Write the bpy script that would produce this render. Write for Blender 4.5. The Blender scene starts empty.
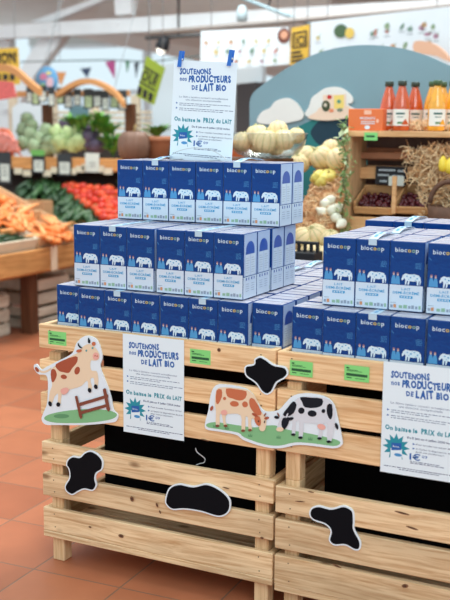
import bpy, bmesh, math, random
from mathutils import Vector, Matrix
random.seed(7)
SC = bpy.context.scene
COL = SC.collection
PI = math.pi

# ------------------------------------------------------------ camera, world, lights, exposure
FPX, PITCH, YAW, ROLL = 1037.66, .1654, -.4669, .0072
CAM = Vector((2.0164, -2.6664, 1.4368))
Fv = Vector((math.sin(YAW)*math.cos(PITCH), math.cos(YAW)*math.cos(PITCH), -math.sin(PITCH)))
R0 = Vector((math.cos(YAW), -math.sin(YAW), 0)); U0 = R0.cross(Fv)
Rv = R0*math.cos(ROLL)+U0*math.sin(ROLL); Uv = -R0*math.sin(ROLL)+U0*math.cos(ROLL)
cd = bpy.data.cameras.new('camera'); cam = bpy.data.objects.new('camera', cd); COL.objects.link(cam)
cam.matrix_world = Matrix(((Rv.x, Uv.x, -Fv.x, CAM.x), (Rv.y, Uv.y, -Fv.y, CAM.y), (Rv.z, Uv.z, -Fv.z, CAM.z), (0, 0, 0, 1)))
cd.sensor_fit = 'VERTICAL'; cd.sensor_height = 36; cd.lens = FPX*36/600
cd.clip_start = .05; cd.clip_end = 200
cd.dof.use_dof = True; cd.dof.focus_distance = 3.3; cd.dof.aperture_fstop = 3.0
SC.camera = cam

w = bpy.data.worlds.new('world'); SC.world = w; w.use_nodes = True
bg = w.node_tree.nodes['Background']; bg.inputs[0].default_value = (.76, .92, 1.0, 1); bg.inputs[1].default_value = .95

def area(name, loc, target, sx, sy, power, col):
    l = bpy.data.lights.new(name, 'AREA'); l.shape = 'RECTANGLE'; l.size = sx; l.size_y = sy; l.energy = power; l.color = col
    o = bpy.data.objects.new(name, l); COL.objects.link(o); o.location = loc
    o.rotation_euler = (Vector(target)-Vector(loc)).to_track_quat('-Z', 'Y').to_euler()
    return o
area('skylight', (-.6, 1.5, 4.6), (-.6, 1.2, 0), 5, 5, 150, (.94, .99, 1))
area('front_fill', (3.4, -3.8, 4.4), (.3, .5, .8), 3.2, 2.4, 95, (.9, .98, 1))  # added fill light out of view, brightens the fronts of crates and cartons
area('beam_fill', (-1.2, 4.2, 3.6), (-2.2, 8.5, 2.6), 4, 1.2, 110, (.95, 1, 1))  # added unseen fill light that brightens the beams and ceiling
sun = bpy.data.lights.new('sun', 'SUN'); sun.energy = 2.0; sun.angle = .3; sun.color = (1, .97, .92)
so = bpy.data.objects.new('sun', sun); COL.objects.link(so); so.rotation_euler = Vector((-.12, -.42, -.9)).to_track_quat('-Z', 'Y').to_euler()

vs = SC.view_settings; vs.view_transform = 'Standard'; vs.look = 'None'; vs.gamma = 1; vs.use_curve_mapping = False; vs.exposure = .12

# ------------------------------------------------------------ placement helpers
def ray(u, v): return Fv + Rv*((u-225)/FPX) + Uv*((300-v)/FPX)
def atz(u, v, z): d = ray(u, v); return CAM + d*((z-CAM.z)/d.z)
def aty(u, v, y): d = ray(u, v); return CAM + d*((y-CAM.y)/d.y)
def atx(u, v, x): d = ray(u, v); return CAM + d*((x-CAM.x)/d.x)
def atplane(u, v, p, n):
    d = ray(u, v); n = Vector(n); return CAM + d*((Vector(p)-CAM).dot(n)/d.dot(n))

# ------------------------------------------------------------ materials
def srgb(r, g, b):
    f = lambda c: (c/255/12.92) if c/255 <= .04045 else ((c/255+.055)/1.055)**2.4
    return (f(r), f(g), f(b), 1)
MATS = {}
def mat(name, rgb, rough=.6, var=0, vscale=8, metal=0, bump=0, bscale=60, coat=0, trans=0, objvar=0, spec=.5, emit=None):
    if name in MATS: return MATS[name]
    m = bpy.data.materials.new(name); m.use_nodes = True; nt = m.node_tree; N = nt.nodes; L = nt.links
    b = N['Principled BSDF']; b.inputs['Roughness'].default_value = rough; b.inputs['Metallic'].default_value = metal
    b.inputs['Specular IOR Level'].default_value = spec
    if coat: b.inputs['Coat Weight'].default_value = coat; b.inputs['Coat Roughness'].default_value = .12
    if trans: b.inputs['Transmission Weight'].default_value = trans
    c = srgb(*rgb); b.inputs['Base Color'].default_value = c
    tc = N.new('ShaderNodeTexCoord')
    if var or objvar:
        hsv = N.new('ShaderNodeHueSaturation'); hsv.inputs['Color'].default_value = c
        last = None
        if var:
            n = N.new('ShaderNodeTexNoise'); n.inputs['Scale'].default_value = vscale; n.inputs['Detail'].default_value = 4
            L.new(tc.outputs['Object'], n.inputs['Vector'])
            mr = N.new('ShaderNodeMapRange'); mr.inputs[1].default_value = .3; mr.inputs[2].default_value = .7
            mr.inputs[3].default_value = 1-var; mr.inputs[4].default_value = 1+var
            L.new(n.outputs[0], mr.inputs[0]); last = mr.outputs[0]
        if objvar:
            oi = N.new('ShaderNodeObjectInfo'); m2 = N.new('ShaderNodeMapRange')
            m2.inputs[3].default_value = 1-objvar; m2.inputs[4].default_value = 1+objvar
            L.new(oi.outputs['Random'], m2.inputs[0])
            if last:
                mm = N.new('ShaderNodeMath'); mm.operation = 'MULTIPLY'; L.new(last, mm.inputs[0]); L.new(m2.outputs[0], mm.inputs[1]); last = mm.outputs[0]
            else: last = m2.outputs[0]
        L.new(last, hsv.inputs['Value']); L.new(hsv.outputs[0], b.inputs['Base Color'])
    if bump:
        n = N.new('ShaderNodeTexNoise'); n.inputs['Scale'].default_value = bscale; n.inputs['Detail'].default_value = 2
        L.new(tc.outputs['Object'], n.inputs['Vector'])
        bp = N.new('ShaderNodeBump'); bp.inputs['Strength'].default_value = bump; bp.inputs['Distance'].default_value = .01
        L.new(n.outputs[0], bp.inputs['Height']); L.new(bp.outputs[0], b.inputs['Normal'])
        if coat: L.new(bp.outputs[0], b.inputs['Coat Normal'])
    if emit:
        b.inputs['Emission Color'].default_value = c; b.inputs['Emission Strength'].default_value = emit
    MATS[name] = m; return m

def wood(name, light, dark, axis=0, knots=True, rough=.65):
    if name in MATS: return MATS[name]
    m = bpy.data.materials.new(name); m.use_nodes = True; nt = m.node_tree; N = nt.nodes; L = nt.links
    b = N['Principled BSDF']; b.inputs['Roughness'].default_value = rough; b.inputs['Specular IOR Level'].default_value = .25
    tc = N.new('ShaderNodeTexCoord'); oi = N.new('ShaderNodeObjectInfo')
    off = N.new('ShaderNodeMath'); off.operation = 'MULTIPLY'; off.inputs[1].default_value = 37.; L.new(oi.outputs['Random'], off.inputs[0])
    add = N.new('ShaderNodeVectorMath'); add.operation = 'ADD'; L.new(tc.outputs['Object'], add.inputs[0]); L.new(off.outputs[0], add.inputs[1])
    def scaled(vec, s_long, s_cross):
        mp = N.new('ShaderNodeVectorMath'); mp.operation = 'MULTIPLY'; L.new(vec, mp.inputs[0])
        s = [s_cross]*3; s[axis] = s_long; mp.inputs[1].default_value = s; return mp.outputs[0]
    wz = N.new('ShaderNodeTexNoise'); wz.inputs['Scale'].default_value = 1; wz.inputs['Detail'].default_value = 2
    L.new(scaled(add.outputs[0], 3, 9), wz.inputs['Vector'])
    ws = N.new('ShaderNodeVectorMath'); ws.operation = 'SCALE'; ws.inputs['Scale'].default_value = .035; L.new(wz.outputs['Color'], ws.inputs[0])
    wa = N.new('ShaderNodeVectorMath'); wa.operation = 'ADD'; L.new(add.outputs[0], wa.inputs[0]); L.new(ws.outputs[0], wa.inputs[1])
    n1 = N.new('ShaderNodeTexNoise'); n1.inputs['Scale'].default_value = 1; n1.inputs['Detail'].default_value = 5; n1.inputs['Roughness'].default_value = .6
    L.new(scaled(wa.outputs[0], 3.5, 110), n1.inputs['Vector'])
    r = N.new('ShaderNodeValToRGB'); r.color_ramp.elements[0].position = .3; r.color_ramp.elements[0].color = srgb(*dark)
    r.color_ramp.elements[1].position = .58; r.color_ramp.elements[1].color = srgb(*light); L.new(n1.outputs[0], r.inputs[0])
    n2 = N.new('ShaderNodeTexNoise'); n2.inputs['Scale'].default_value = 1; n2.inputs['Detail'].default_value = 2
    L.new(scaled(add.outputs[0], 3, 12), n2.inputs['Vector'])
    mr = N.new('ShaderNodeMapRange'); mr.inputs[1].default_value = .3; mr.inputs[2].default_value = .7; mr.inputs[3].default_value = .82; mr.inputs[4].default_value = 1.1
    L.new(n2.outputs[0], mr.inputs[0])
    ov = N.new('ShaderNodeMapRange'); ov.inputs[3].default_value = .88; ov.inputs[4].default_value = 1.07; L.new(oi.outputs['Random'], ov.inputs[0])
    mm = N.new('ShaderNodeMath'); mm.operation = 'MULTIPLY'; L.new(mr.outputs[0], mm.inputs[0]); L.new(ov.outputs[0], mm.inputs[1])
    hsv = N.new('ShaderNodeHueSaturation'); L.new(r.outputs[0], hsv.inputs['Color']); L.new(mm.outputs[0], hsv.inputs['Value'])
    out = hsv.outputs[0]
    if knots:
        vo = N.new('ShaderNodeTexVoronoi'); vo.inputs['Scale'].default_value = 1
        L.new(scaled(add.outputs[0], 4.2, 9), vo.inputs['Vector'])
        kr = N.new('ShaderNodeMapRange'); kr.inputs[1].default_value = .05; kr.inputs[2].default_value = .12; kr.inputs[3].default_value = .75; kr.inputs[4].default_value = 0
        L.new(vo.outputs['Distance'], kr.inputs[0])
        mx = N.new('ShaderNodeMix'); mx.data_type = 'RGBA'; L.new(kr.outputs[0], mx.inputs[0]); L.new(out, mx.inputs[6])
        mx.inputs[7].default_value = srgb(120, 82, 50); out = mx.outputs[2]
    L.new(out, b.inputs['Base Color'])
    bp = N.new('ShaderNodeBump'); bp.inputs['Strength'].default_value = .25; bp.inputs['Distance'].default_value = .004
    L.new(n1.outputs[0], bp.inputs['Height']); L.new(bp.outputs[0], b.inputs['Normal'])
    MATS[name] = m; return m

PALE, PDRK = (246, 208, 160), (212, 160, 108)
WX = wood('pine_x', PALE, PDRK, 0); WY = wood('pine_y', PALE, PDRK, 1); WZ = wood('pine_z', (236, 200, 154), (200, 156, 106), 2)
GX = wood('weathered_pine_x', (240, 208, 164), (196, 152, 106), 0)
GY = wood('weathered_pine_y', (226, 190, 142), (184, 140, 94), 1)
OX = wood('orange_pine_x', (222, 160, 98), (186, 120, 66), 0, False); OY = wood('orange_pine_y', (222, 160, 98), (182, 116, 62), 1)
OZ = wood('orange_pine_z', (200, 140, 84), (160, 100, 54), 2, False)
GREYX = wood('grey_crate_wood', (222, 210, 190), (190, 172, 148), 1, False)
DARKW = wood('dark_brown_wood', (110, 70, 46), (80, 48, 30), 2, False)

# ------------------------------------------------------------ mesh builder
class MB:
    def __init__(s): s.v = []; s.f = []; s.m = []; s.sm = []; s.mats = []
    def mi(s, m):
        if m not in s.mats: s.mats.append(m)
        return s.mats.index(m)
    def add(s, vs, fs, m, smooth=False, M=None):
        o = len(s.v); i = s.mi(m)
        for p in vs: p = Vector(p); s.v.append(M @ p if M else p)
        for f in fs: s.f.append([a+o for a in f]); s.m.append(i); s.sm.append(smooth)
        return s
    def poly(s, pts, m, M=None): return s.add(pts, [list(range(len(pts)))], m, False, M)
    def box(s, a, b, m, M=None, mats=None):
        x0, y0, z0 = a; x1, y1, z1 = b
        v = [(x0,y0,z0),(x1,y0,z0),(x1,y1,z0),(x0,y1,z0),(x0,y0,z1),(x1,y0,z1),(x1,y1,z1),(x0,y1,z1)]
        F = [(0,3,2,1),(4,5,6,7),(0,1,5,4),(2,3,7,6),(1,2,6,5),(3,0,4,7)]
        return s.add(v, F, m, False, M)
    def bbox(s, a, b, m, r=.003, M=None, seg=2):
        bm = bmesh.new(); bmesh.ops.create_cube(bm, size=1)
        for v in bm.verts:
            v.co = Vector([(a[i]+b[i])/2 + v.co[i]*(b[i]-a[i]) for i in range(3)])
        bmesh.ops.bevel(bm, geom=bm.edges[:], offset=r, segments=seg, affect='EDGES', profile=.5)
        bm.verts.index_update()
        s.add([v.co.copy() for v in bm.verts], [[v.index for v in f.verts] for f in bm.faces], m, False, M); bm.free(); return s
    def prism(s, pts, y0, y1, m, mback=None):            # polygon in XZ, front at y0
        n = len(pts); v = [(x, y0, z) for x, z in pts]+[(x, y1, z) for x, z in pts]
        a = sum(pts[i][0]*pts[(i+1)%n][1]-pts[(i+1)%n][0]*pts[i][1] for i in range(n))
        fr = list(range(n)); bk = list(range(2*n-1, n-1, -1))
        sd = [(i, i+n, (i+1)%n+n, (i+1)%n) for i in range(n)]
        if a < 0: fr = fr[::-1]; bk = bk[::-1]; sd = [f[::-1] for f in sd]
        return s.add(v, [fr, bk]+sd, m)
    def decal(s, pts, y, m):                              # flat printed shape facing -y
        n = len(pts); a = sum(pts[i][0]*pts[(i+1)%n][1]-pts[(i+1)%n][0]*pts[i][1] for i in range(n))
        if a < 0: pts = pts[::-1]
        return s.add([(x, y, z) for x, z in pts], [list(range(n))], m)
    def tube(s, pts, r, m, n=8, caps=True, smooth=True):
        pts = [Vector(p) for p in pts]; rs = r if isinstance(r, (list, tuple)) else [r]*len(pts)
        V = []; F = []; up = Vector((0, 0, 1))
        for i, p in enumerate(pts):
            t = (pts[min(i+1, len(pts)-1)]-pts[max(i-1, 0)]).normalized()
            a = t.cross(up)
            if a.length < .05: a = t.cross(Vector((1, 0, 0)))
            a.normalize(); b = t.cross(a)
            for k in range(n):
                q = 2*PI*k/n; V.append(p+a*math.cos(q)*rs[i]+b*math.sin(q)*rs[i])
        for i in range(len(pts)-1):
            for k in range(n): F.append((i*n+k, (i+1)*n+k, (i+1)*n+(k+1)%n, i*n+(k+1)%n))
        if caps: F.append(tuple(range(n))); F.append(tuple(range(len(V)-1, len(V)-n-1, -1)))
        return s.add(V, F, m, smooth)
    def lathe(s, prof, m, n=16, M=None, ripple=None):
        V = []; F = []
        for i, (r, z) in enumerate(prof):
            for k in range(n):
                q = 2*PI*k/n; rr = r*(1+(ripple[1]*math.cos(q*ripple[0]) if ripple else 0)); V.append((rr*math.cos(q), rr*math.sin(q), z))
        for i in range(len(prof)-1):
            for k in range(n): F.append((i*n+k, i*n+(k+1)%n, (i+1)*n+(k+1)%n, (i+1)*n+k))
        F.append(tuple(range(n-1, -1, -1))); F.append(tuple(range(len(V)-n, len(V))))
        return s.add(V, F, m, True, M)
    def ball(s, c, r, m, n=12, k=8, M=None, jit=0):
        r = (r, r, r) if not isinstance(r, (tuple, list)) else r
        V = []; F = []
        for i in range(k+1):
            a = -PI/2+PI*i/k
            for j in range(n):
                q = 2*PI*j/n; g = 1+random.uniform(-jit, jit)
                V.append((c[0]+r[0]*math.cos(a)*math.cos(q)*g, c[1]+r[1]*math.cos(a)*math.sin(q)*g, c[2]+r[2]*math.sin(a)*g))
        for i in range(k):
            for j in range(n): F.append((i*n+j, i*n+(j+1)%n, (i+1)*n+(j+1)%n, (i+1)*n+j))
        return s.add(V, F, m, True, M)
    def build(s, name, parent=None, loc=None, origin=None):
        me = bpy.data.meshes.new(name)
        org = Vector(origin) if origin is not None else Vector((0, 0, 0))
        if parent is not None and origin is None and parent.get('_world'): org = Vector(parent.get('_org'))
        me.from_pydata([tuple(Vector(v)-org) for v in s.v], [], s.f)
        for m in s.mats: me.materials.append(m)
        me.polygons.foreach_set('material_index', s.m); me.polygons.foreach_set('use_smooth', s.sm); me.update()
        o = bpy.data.objects.new(name, me); COL.objects.link(o)
        if parent is not None: o.parent = parent
        elif origin is not None: o.location = org
        if loc is not None: o.location = loc
        return o

def tag(o, label=None, cat=None, group=None, kind=None):
    if label: o['label'] = label
    if cat: o['category'] = cat
    if group: o['group'] = group
    if kind: o['kind'] = kind
    return o
def empty(name, loc, label, cat, group=None, world=True):
    o = bpy.data.objects.new(name, None); COL.objects.link(o); o.location = loc; o.empty_display_size = .05
    if world: o['_world'] = 1; o['_org'] = list(loc)
    return tag(o, label, cat, group)
def org_of(mb):
    xs = [v.x for v in mb.v]; ys = [v.y for v in mb.v]; zs = [v.z for v in mb.v]
    return Vector(((min(xs)+max(xs))/2, (min(ys)+max(ys))/2, min(zs)))
def solo(mb, name, label, cat, group=None, kind=None):
    o = mb.build(name, origin=org_of(mb)); return tag(o, label, cat, group, kind)
def copy_tree(o, parent=None):
    c = o.copy(); COL.objects.link(c); c.parent = parent
    for ch in [q for q in bpy.data.objects if q.parent is o]: copy_tree(ch, c)
    return c
def struct(mb, name): return tag(mb.build(name), kind='structure')

def spline(pts, n=5, closed=True):
    out = []; N_ = len(pts)
    for i in range(N_ if closed else N_-1):
        if closed: p0, p1, p2, p3 = pts[i-1], pts[i], pts[(i+1)%N_], pts[(i+2)%N_]
        else: p0, p1, p2, p3 = pts[max(i-1, 0)], pts[i], pts[i+1], pts[min(i+2, N_-1)]
        for k in range(n):
            t = k/n
            out.append(tuple(.5*((2*b)+(-a+c)*t+(2*a-5*b+4*c-d)*t*t+(-a+3*b-3*c+d)*t**3) for a, b, c, d in zip(p0, p1, p2, p3)))
    if not closed: out.append(tuple(pts[-1]))
    return out
def inset(pts, d):
    n = len(pts); a = sum(pts[i][0]*pts[(i+1)%n][1]-pts[(i+1)%n][0]*pts[i][1] for i in range(n)); s = 1 if a > 0 else -1; out = []
    for i in range(n):
        x0, y0 = pts[i-1]; x1, y1 = pts[(i+1)%n]; dx, dy = x1-x0, y1-y0; l = math.hypot(dx, dy) or 1
        out.append((pts[i][0]-s*dy/l*d, pts[i][1]+s*dx/l*d))
    return out
def ell(cx, cz, rx, rz, rot=0, n=16):
    return [(cx+rx*math.cos(t)*math.cos(rot)-rz*math.sin(t)*math.sin(rot), cz+rx*math.cos(t)*math.sin(rot)+rz*math.sin(t)*math.cos(rot)) for t in [2*PI*i/n for i in range(n)]]

GLY = {}
def glyph(ch, bold):
    k = (ch, bold)
    if k not in GLY:
        cu = bpy.data.curves.new('glyph', 'FONT'); cu.body = ch; cu.size = 1; cu.offset = bold; cu.resolution_u = 2; cu.fill_mode = 'FRONT' if hasattr(cu, 'fill_mode') else cu.fill_mode
        ob = bpy.data.objects.new('glyph', cu); me = bpy.data.meshes.new_from_object(ob)
        vs_ = [(v.co.x, v.co.y) for v in me.vertices]; fs_ = [list(p.vertices) for p in me.polygons]
        bpy.data.objects.remove(ob); bpy.data.curves.remove(cu); bpy.data.meshes.remove(me)
        x0 = min([v[0] for v in vs_], default=0); x1 = max([v[0] for v in vs_], default=.25)
        GLY[k] = ([(x-x0, y) for x, y in vs_], fs_, x1-x0)
    return GLY[k]
def text(mb, s, x, z, h, m, y=0, width=None, bold=0, jit=0, rot=0, colors=None, M=None, center=False, sp=.09):
    # h = capital height; laid on plane y facing -y
    k = h/.70; adv = []; cur = 0
    for ch in s:
        if ch == ' ': adv.append(cur); cur += .30; continue
        g = glyph(ch, bold); adv.append(cur); cur += g[2]+sp
    total = max(cur-sp, .01)*k
    kx = k*(width/total) if width else k
    if center: x -= max(cur-sp, .01)*kx/2
    for i, ch in enumerate(s):
        if ch == ' ': continue
        vs_, fs_, _ = glyph(ch, bold); ja = random.uniform(-jit, jit); js = 1+random.uniform(-jit, jit); jz = random.uniform(-jit, jit)*h*.5
        V = []
        for a, b in vs_:
            px = a*kx; pz = b*k*js; c, s_ = math.cos(ja), math.sin(ja); px, pz = px*c-pz*s_, px*s_+pz*c
            px += adv[i]*kx; pz += jz; c, s_ = math.cos(rot), math.sin(rot)
            V.append((x+px*c-pz*s_, y, z+px*s_+pz*c))
        mb.add(V, fs_, colors[i] if colors else m, False, M)

# colours
WHITE = mat('paper_white', (226, 238, 244), .7); BLACK = mat('matt_black', (16, 18, 24), .55)
INK = mat('blue_ink', (24, 92, 168), .6); TEAL = mat('teal_ink', (22, 140, 158), .6); NAVY = mat('navy_ink', (40, 62, 110), .6); GREYI = mat('grey_ink', (84, 102, 138), .7)
PEG = mat('blue_plastic', (38, 110, 200), .35)

# ------------------------------------------------------------ the room
def floor_mat():
    m = bpy.data.materials.new('terracotta_tiles'); m.use_nodes = True; N = m.node_tree.nodes; L = m.node_tree.links; b = N['Principled BSDF']
    tc = N.new('ShaderNodeTexCoord'); mp = N.new('ShaderNodeMapping'); L.new(tc.outputs['Object'], mp.inputs[0])
    mp.inputs['Rotation'].default_value = (0, 0, -.045); mp.inputs['Location'].default_value = (-.012, .077, 0)
    br = N.new('ShaderNodeTexBrick'); L.new(mp.outputs[0], br.inputs['Vector']); br.offset = 0; br.squash = 1
    br.inputs['Scale'].default_value = 1; br.inputs['Brick Width'].default_value = .325; br.inputs['Row Height'].default_value = .325; br.inputs['Mortar Size'].default_value = .0035; br.inputs['Mortar Smooth'].default_value = .3
    br.inputs['Color1'].default_value = srgb(180, 110, 76); br.inputs['Color2'].default_value = srgb(160, 93, 63); br.inputs['Mortar'].default_value = srgb(132, 100, 80)
    n = N.new('ShaderNodeTexNoise'); n.inputs['Scale'].default_value = 5; n.inputs['Detail'].default_value = 5; L.new(tc.outputs['Object'], n.inputs['Vector'])
    mr = N.new('ShaderNodeMapRange'); mr.inputs[1].default_value = .3; mr.inputs[2].default_value = .7; mr.inputs[3].default_value = .9; mr.inputs[4].default_value = 1.08; L.new(n.outputs[0], mr.inputs[0])
    h = N.new('ShaderNodeHueSaturation'); L.new(br.outputs['Color'], h.inputs['Color']); L.new(mr.outputs[0], h.inputs['Value']); L.new(h.outputs[0], b.inputs['Base Color'])
    b.inputs['Roughness'].default_value = .42; b.inputs['Specular IOR Level'].default_value = .3
    bp = N.new('ShaderNodeBump'); bp.inputs['Strength'].default_value = .4; bp.inputs['Distance'].default_value = -.003; L.new(br.outputs['Fac'], bp.inputs['Height']); L.new(bp.outputs[0], b.inputs['Normal'])
    return m
FL = floor_mat()
mb = MB(); mb.box((-9, -4, -.05), (6, 12, 0), FL); struct(mb, 'floor')
WALLW = mat('painted_wall', (206, 208, 204), .7, .04, 2); CEIL = mat('ceiling_board', (222, 214, 206), .8, .05, 3); BEAM = mat('painted_beam', (240, 244, 246), .5, .05, 4)
mb = MB(); mb.box((-9, 11.8, 0), (6, 12, 1.25), WALLW); mb.box((-9, 11.8, 2.75), (6, 12, 3.6), WALLW); mb.box((-2.2, 11.8, 1.25), (6, 12, 2.75), WALLW); struct(mb, 'wall_back')
mb = MB()
mb.add([(-9, 5.5, 3.25), (6, 5.5, 3.25), (6, 12, 2.95), (-9, 12, 2.95), (-9, 5.5, 3.35), (6, 5.5, 3.35), (6, 12, 3.05), (-9, 12, 3.05)],
       [(0,3,2,1),(4,5,6,7),(0,1,5,4),(2,3,7,6),(1,2,6,5),(3,0,4,7)], CEIL)
struct(mb, 'ceiling')
# windows with frames in the back wall
GLASS = bpy.data.materials.new('window_glass'); GLASS.use_nodes = True
_n = GLASS.node_tree.nodes; _l = GLASS.node_tree.links; _n.remove(_n['Principled BSDF'])
_t = _n.new('ShaderNodeBsdfTransparent'); _g = _n.new('ShaderNodeBsdfGlossy'); _g.inputs['Roughness'].default_value = .05; _m = _n.new('ShaderNodeMixShader'); _m.inputs[0].default_value = .06
_l.new(_t.outputs[0], _m.inputs[1]); _l.new(_g.outputs[0], _m.inputs[2]); _l.new(_m.outputs[0], _n['Material Output'].inputs[0])
for k in range(3):
    x0 = -9+k*2.27; x1 = x0+2.27
    fr = MB()
    for a in (x0, x1-.06): fr.box((a, 11.84, 1.25), (a+.06, 11.94, 2.75), BEAM)
    for z in (1.25, 1.95, 2.69): fr.box((x0+.06, 11.85, z), (x1-.06, 11.93, z+.06), BEAM)
    o = struct(fr, 'window_%d' % (k+1))
    g = MB(); g.box((x0+.06, 11.885, 1.31), (x1-.06, 11.89, 2.69), GLASS); g.build('pane', o)

def beam_px(name, pts, y, depth, m=BEAM):
    mb = MB(); P_ = [aty(u, v, y) for u, v in pts]; mb.prism([(p.x, p.z) for p in P_], y, y+depth, m); return mb
struct(beam_px('b', [(-60, 29), (520, -6), (520, 5), (300, 20), (150, 31.5), (-60, 41)], 7, .15), 'trim_1')
struct(beam_px('b', [(42, 34), (66, 33), (34, 76), (16, 110), (2, 110), (16, 76)], 7.2, .14), 'trim_2')
struct(beam_px('b', [(114, -20), (130, -20), (131, 14), (115, 15)], 6.9, .09), 'trim_3')
struct(beam_px('b', [(-10, 38), (9, 37), (10, 150), (-10, 150)], 7.3, .12), 'trim_4')
struct(beam_px('b', [(30, 22), (110, -8), (124, -8), (50, 22)], 7.18, .1), 'trim_5')
# sloping underside of the lean-to roof between beam and windows
SOFF = mat('soffit', (240, 236, 230), .8, .04, 3)
mb = MB(); q = [aty(60, 34, 9), aty(330, 88, 9), aty(330, -10, 7.6), aty(60, -10, 7.6)]
mb.add([p for p in q]+[p+Vector((0, .05, .06)) for p in q], [(0,1,2,3),(7,6,5,4),(0,4,5,1),(1,5,6,2),(2,6,7,3),(3,7,4,0)], SOFF); struct(mb, 'trim_6')
for k, (u, v) in enumerate([(44, 30), (53, 26), (57, 24), (55, 31), (118, 24), (121, 15)]):
    p = aty(u, v, 6.99)
    mb = MB(); mb.ball(p, (.022, .012, .022), BEAM, 8, 5); tag(mb.build('bolt_head'), 'round bolt head on the white ceiling beam', 'bolt', 'bolt heads on the white ceiling beam')

# ------------------------------------------------------------ wooden crates that carry the milk
NAIL = mat('nail', (70, 60, 52), .4, metal=.6)
def slat_box(parent, a, b, m, nails=()):
    mb = MB(); mb.bbox(a, b, m, .002, seg=1)
    for x, z in nails: mb.add([(x+.0022*math.cos(t), a[1]-.0006, z+.0022*math.sin(t)) for t in [2*PI*i/6 for i in range(6)]], [list(range(6))], NAIL)
    return mb.build('slat', parent)
D = 1.16
def crate(x0, x1, zs, label, posts, floor_z, feet=False, mx=WX, my=WY, overhang=0, mid=False):
    base = 0 if feet else posts[0]
    r = empty('wooden_crate', ((x0+x1)/2, D/2, base), label, 'wooden crate', 'wooden crates under the milk')
    for i, (zt, zb) in enumerate(zs):
        e = random.uniform(-.002, .002)
        nl = []
        for x in (x0+.045, x1-.045): nl += [(x, zt-.018), (x+.003, zb+.018)]
        slat_box(r, (x0, 0+e, zb), (x1, .02, zt), mx, nl)
        slat_box(r, (x0, D-.02, zb), (x1, D, zt), mx)
        slat_box(r, (x0+.001, .0205, zb+.002), (x0+.021, D-.0205, zt-.001), my)
        slat_box(r, (x1-.021, .0205, zb+.002), (x1-.001, D-.0205, zt-.001), my)
    for px_ in (x0+.0225, x1-.0675):
        for py in (.021, D-.066):
            mb = MB(); mb.bbox((px_, py, posts[0]), (px_+.045, py+.045, posts[1]), WZ, .002, seg=1); mb.build('corner_post', r)
    SHADE = mat('shade_sheet', (10, 10, 12), .9, spec=.1)  # added black sheet standing for the deep shade behind the slats
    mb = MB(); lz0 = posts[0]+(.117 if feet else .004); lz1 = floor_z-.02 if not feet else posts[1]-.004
    mb.box((x0+.0225, .34, lz0), (x1-.0225, .346, lz1), SHADE)
    mb.build('shade_sheet', r)
    n = 8; wdt = (D-.16)/n
    for k in range(n):
        mb = MB(); mb.bbox((x0+.0225, .07+k*wdt, floor_z-.018), (x1-.0225, .07+(k+1)*wdt-.006, floor_z), mx, .002, seg=1); mb.build('deck_board', r)
    return r
cl = crate(0, .835, [(.413, .342), (.304, .228), (.187, .107)], 'lower left wooden crate with two black spot signs, standing on the tiled floor', (0, .418), .115, True, GX, GY)
mb = MB(); mb.bbox((0, 0, .086), (.835, .055, .1065), GX, .002, seg=1); mb.build('bottom_board', cl)
cu_ = crate(.0, .836, [(.806, .728), (.689, .619), (.579, .505)], 'upper left wooden crate holding milk packs, with the jumping cow sign', (.4185, .713), .732)
cr = crate(.843, 1.68, [(.402, .321), (.300, .209), (.188, .096)], 'lower right wooden crate with one black spot sign', (0, .418), .105, True, GX, GY)
mb = MB(); mb.bbox((.843, 0, .075), (1.68, .055, .0955), GX, .002, seg=1); mb.build('bottom_board', cr)
cru = crate(.842, 1.68, [(.804, .724), (.694, .604), (.588, .508)], 'upper right wooden crate holding milk packs beside the left one', (.4185, .713), .732)

KNOT = mat('knot_brown', (126, 84, 54), .7, .3, 90); KNOTD = mat('knot_dark', (78, 48, 32), .7)
for par, u, v, a, b, rot in ((cl, 132, 499, .007, .009, .2), (cl, 121, 536, .010, .006, 0), (cl, 157, 505, .004, .008, .4), (cl, 160, 512, .003, .006, .5), (cl, 262, 538, .006, .004, 0), (cr, 300, 501.5, .016, .0018, .1), (cr, 402, 513, .022, .003, -.08), (cr, 412, 528, .018, .003, -.15),
                             (cr, 405, 586, .010, .006, .3), (cr, 337, 566, .014, .003, -.2), (cr, 311, 492, .010, .002, 0), (cl, 226, 488, .012, .002, -.1), (cl, 90, 527, .006, .003, 0), (cu_, 219, 350, .006, .006, 0), (cu_, 205, 440, .014, .002, -.1)):
    p = aty(u, v, -.0024); mb = MB(); mb.decal([(p.x+x, p.z+z) for x, z in ell(0, 0, a, b, rot, 14)], -.0024, KNOT); mb.decal([(p.x+x, p.z+z) for x, z in ell(0, 0, a*.55, b*.5, rot, 12)], -.0027, KNOTD); k_ = mb.build('wood_knot', par)
    for sl in [q for q in bpy.data.objects if q.parent is par and q.name.startswith('slat')]:
        vs_ = [q.co for q in sl.data.vertices]; o3 = Vector(par['_org'])
        if min(q.y for q in vs_)+o3.y < .01 and max(q.y for q in vs_)+o3.y < .05 and min(q.z for q in vs_)+o3.z < p.z < max(q.z for q in vs_)+o3.z: k_.parent = sl

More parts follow.
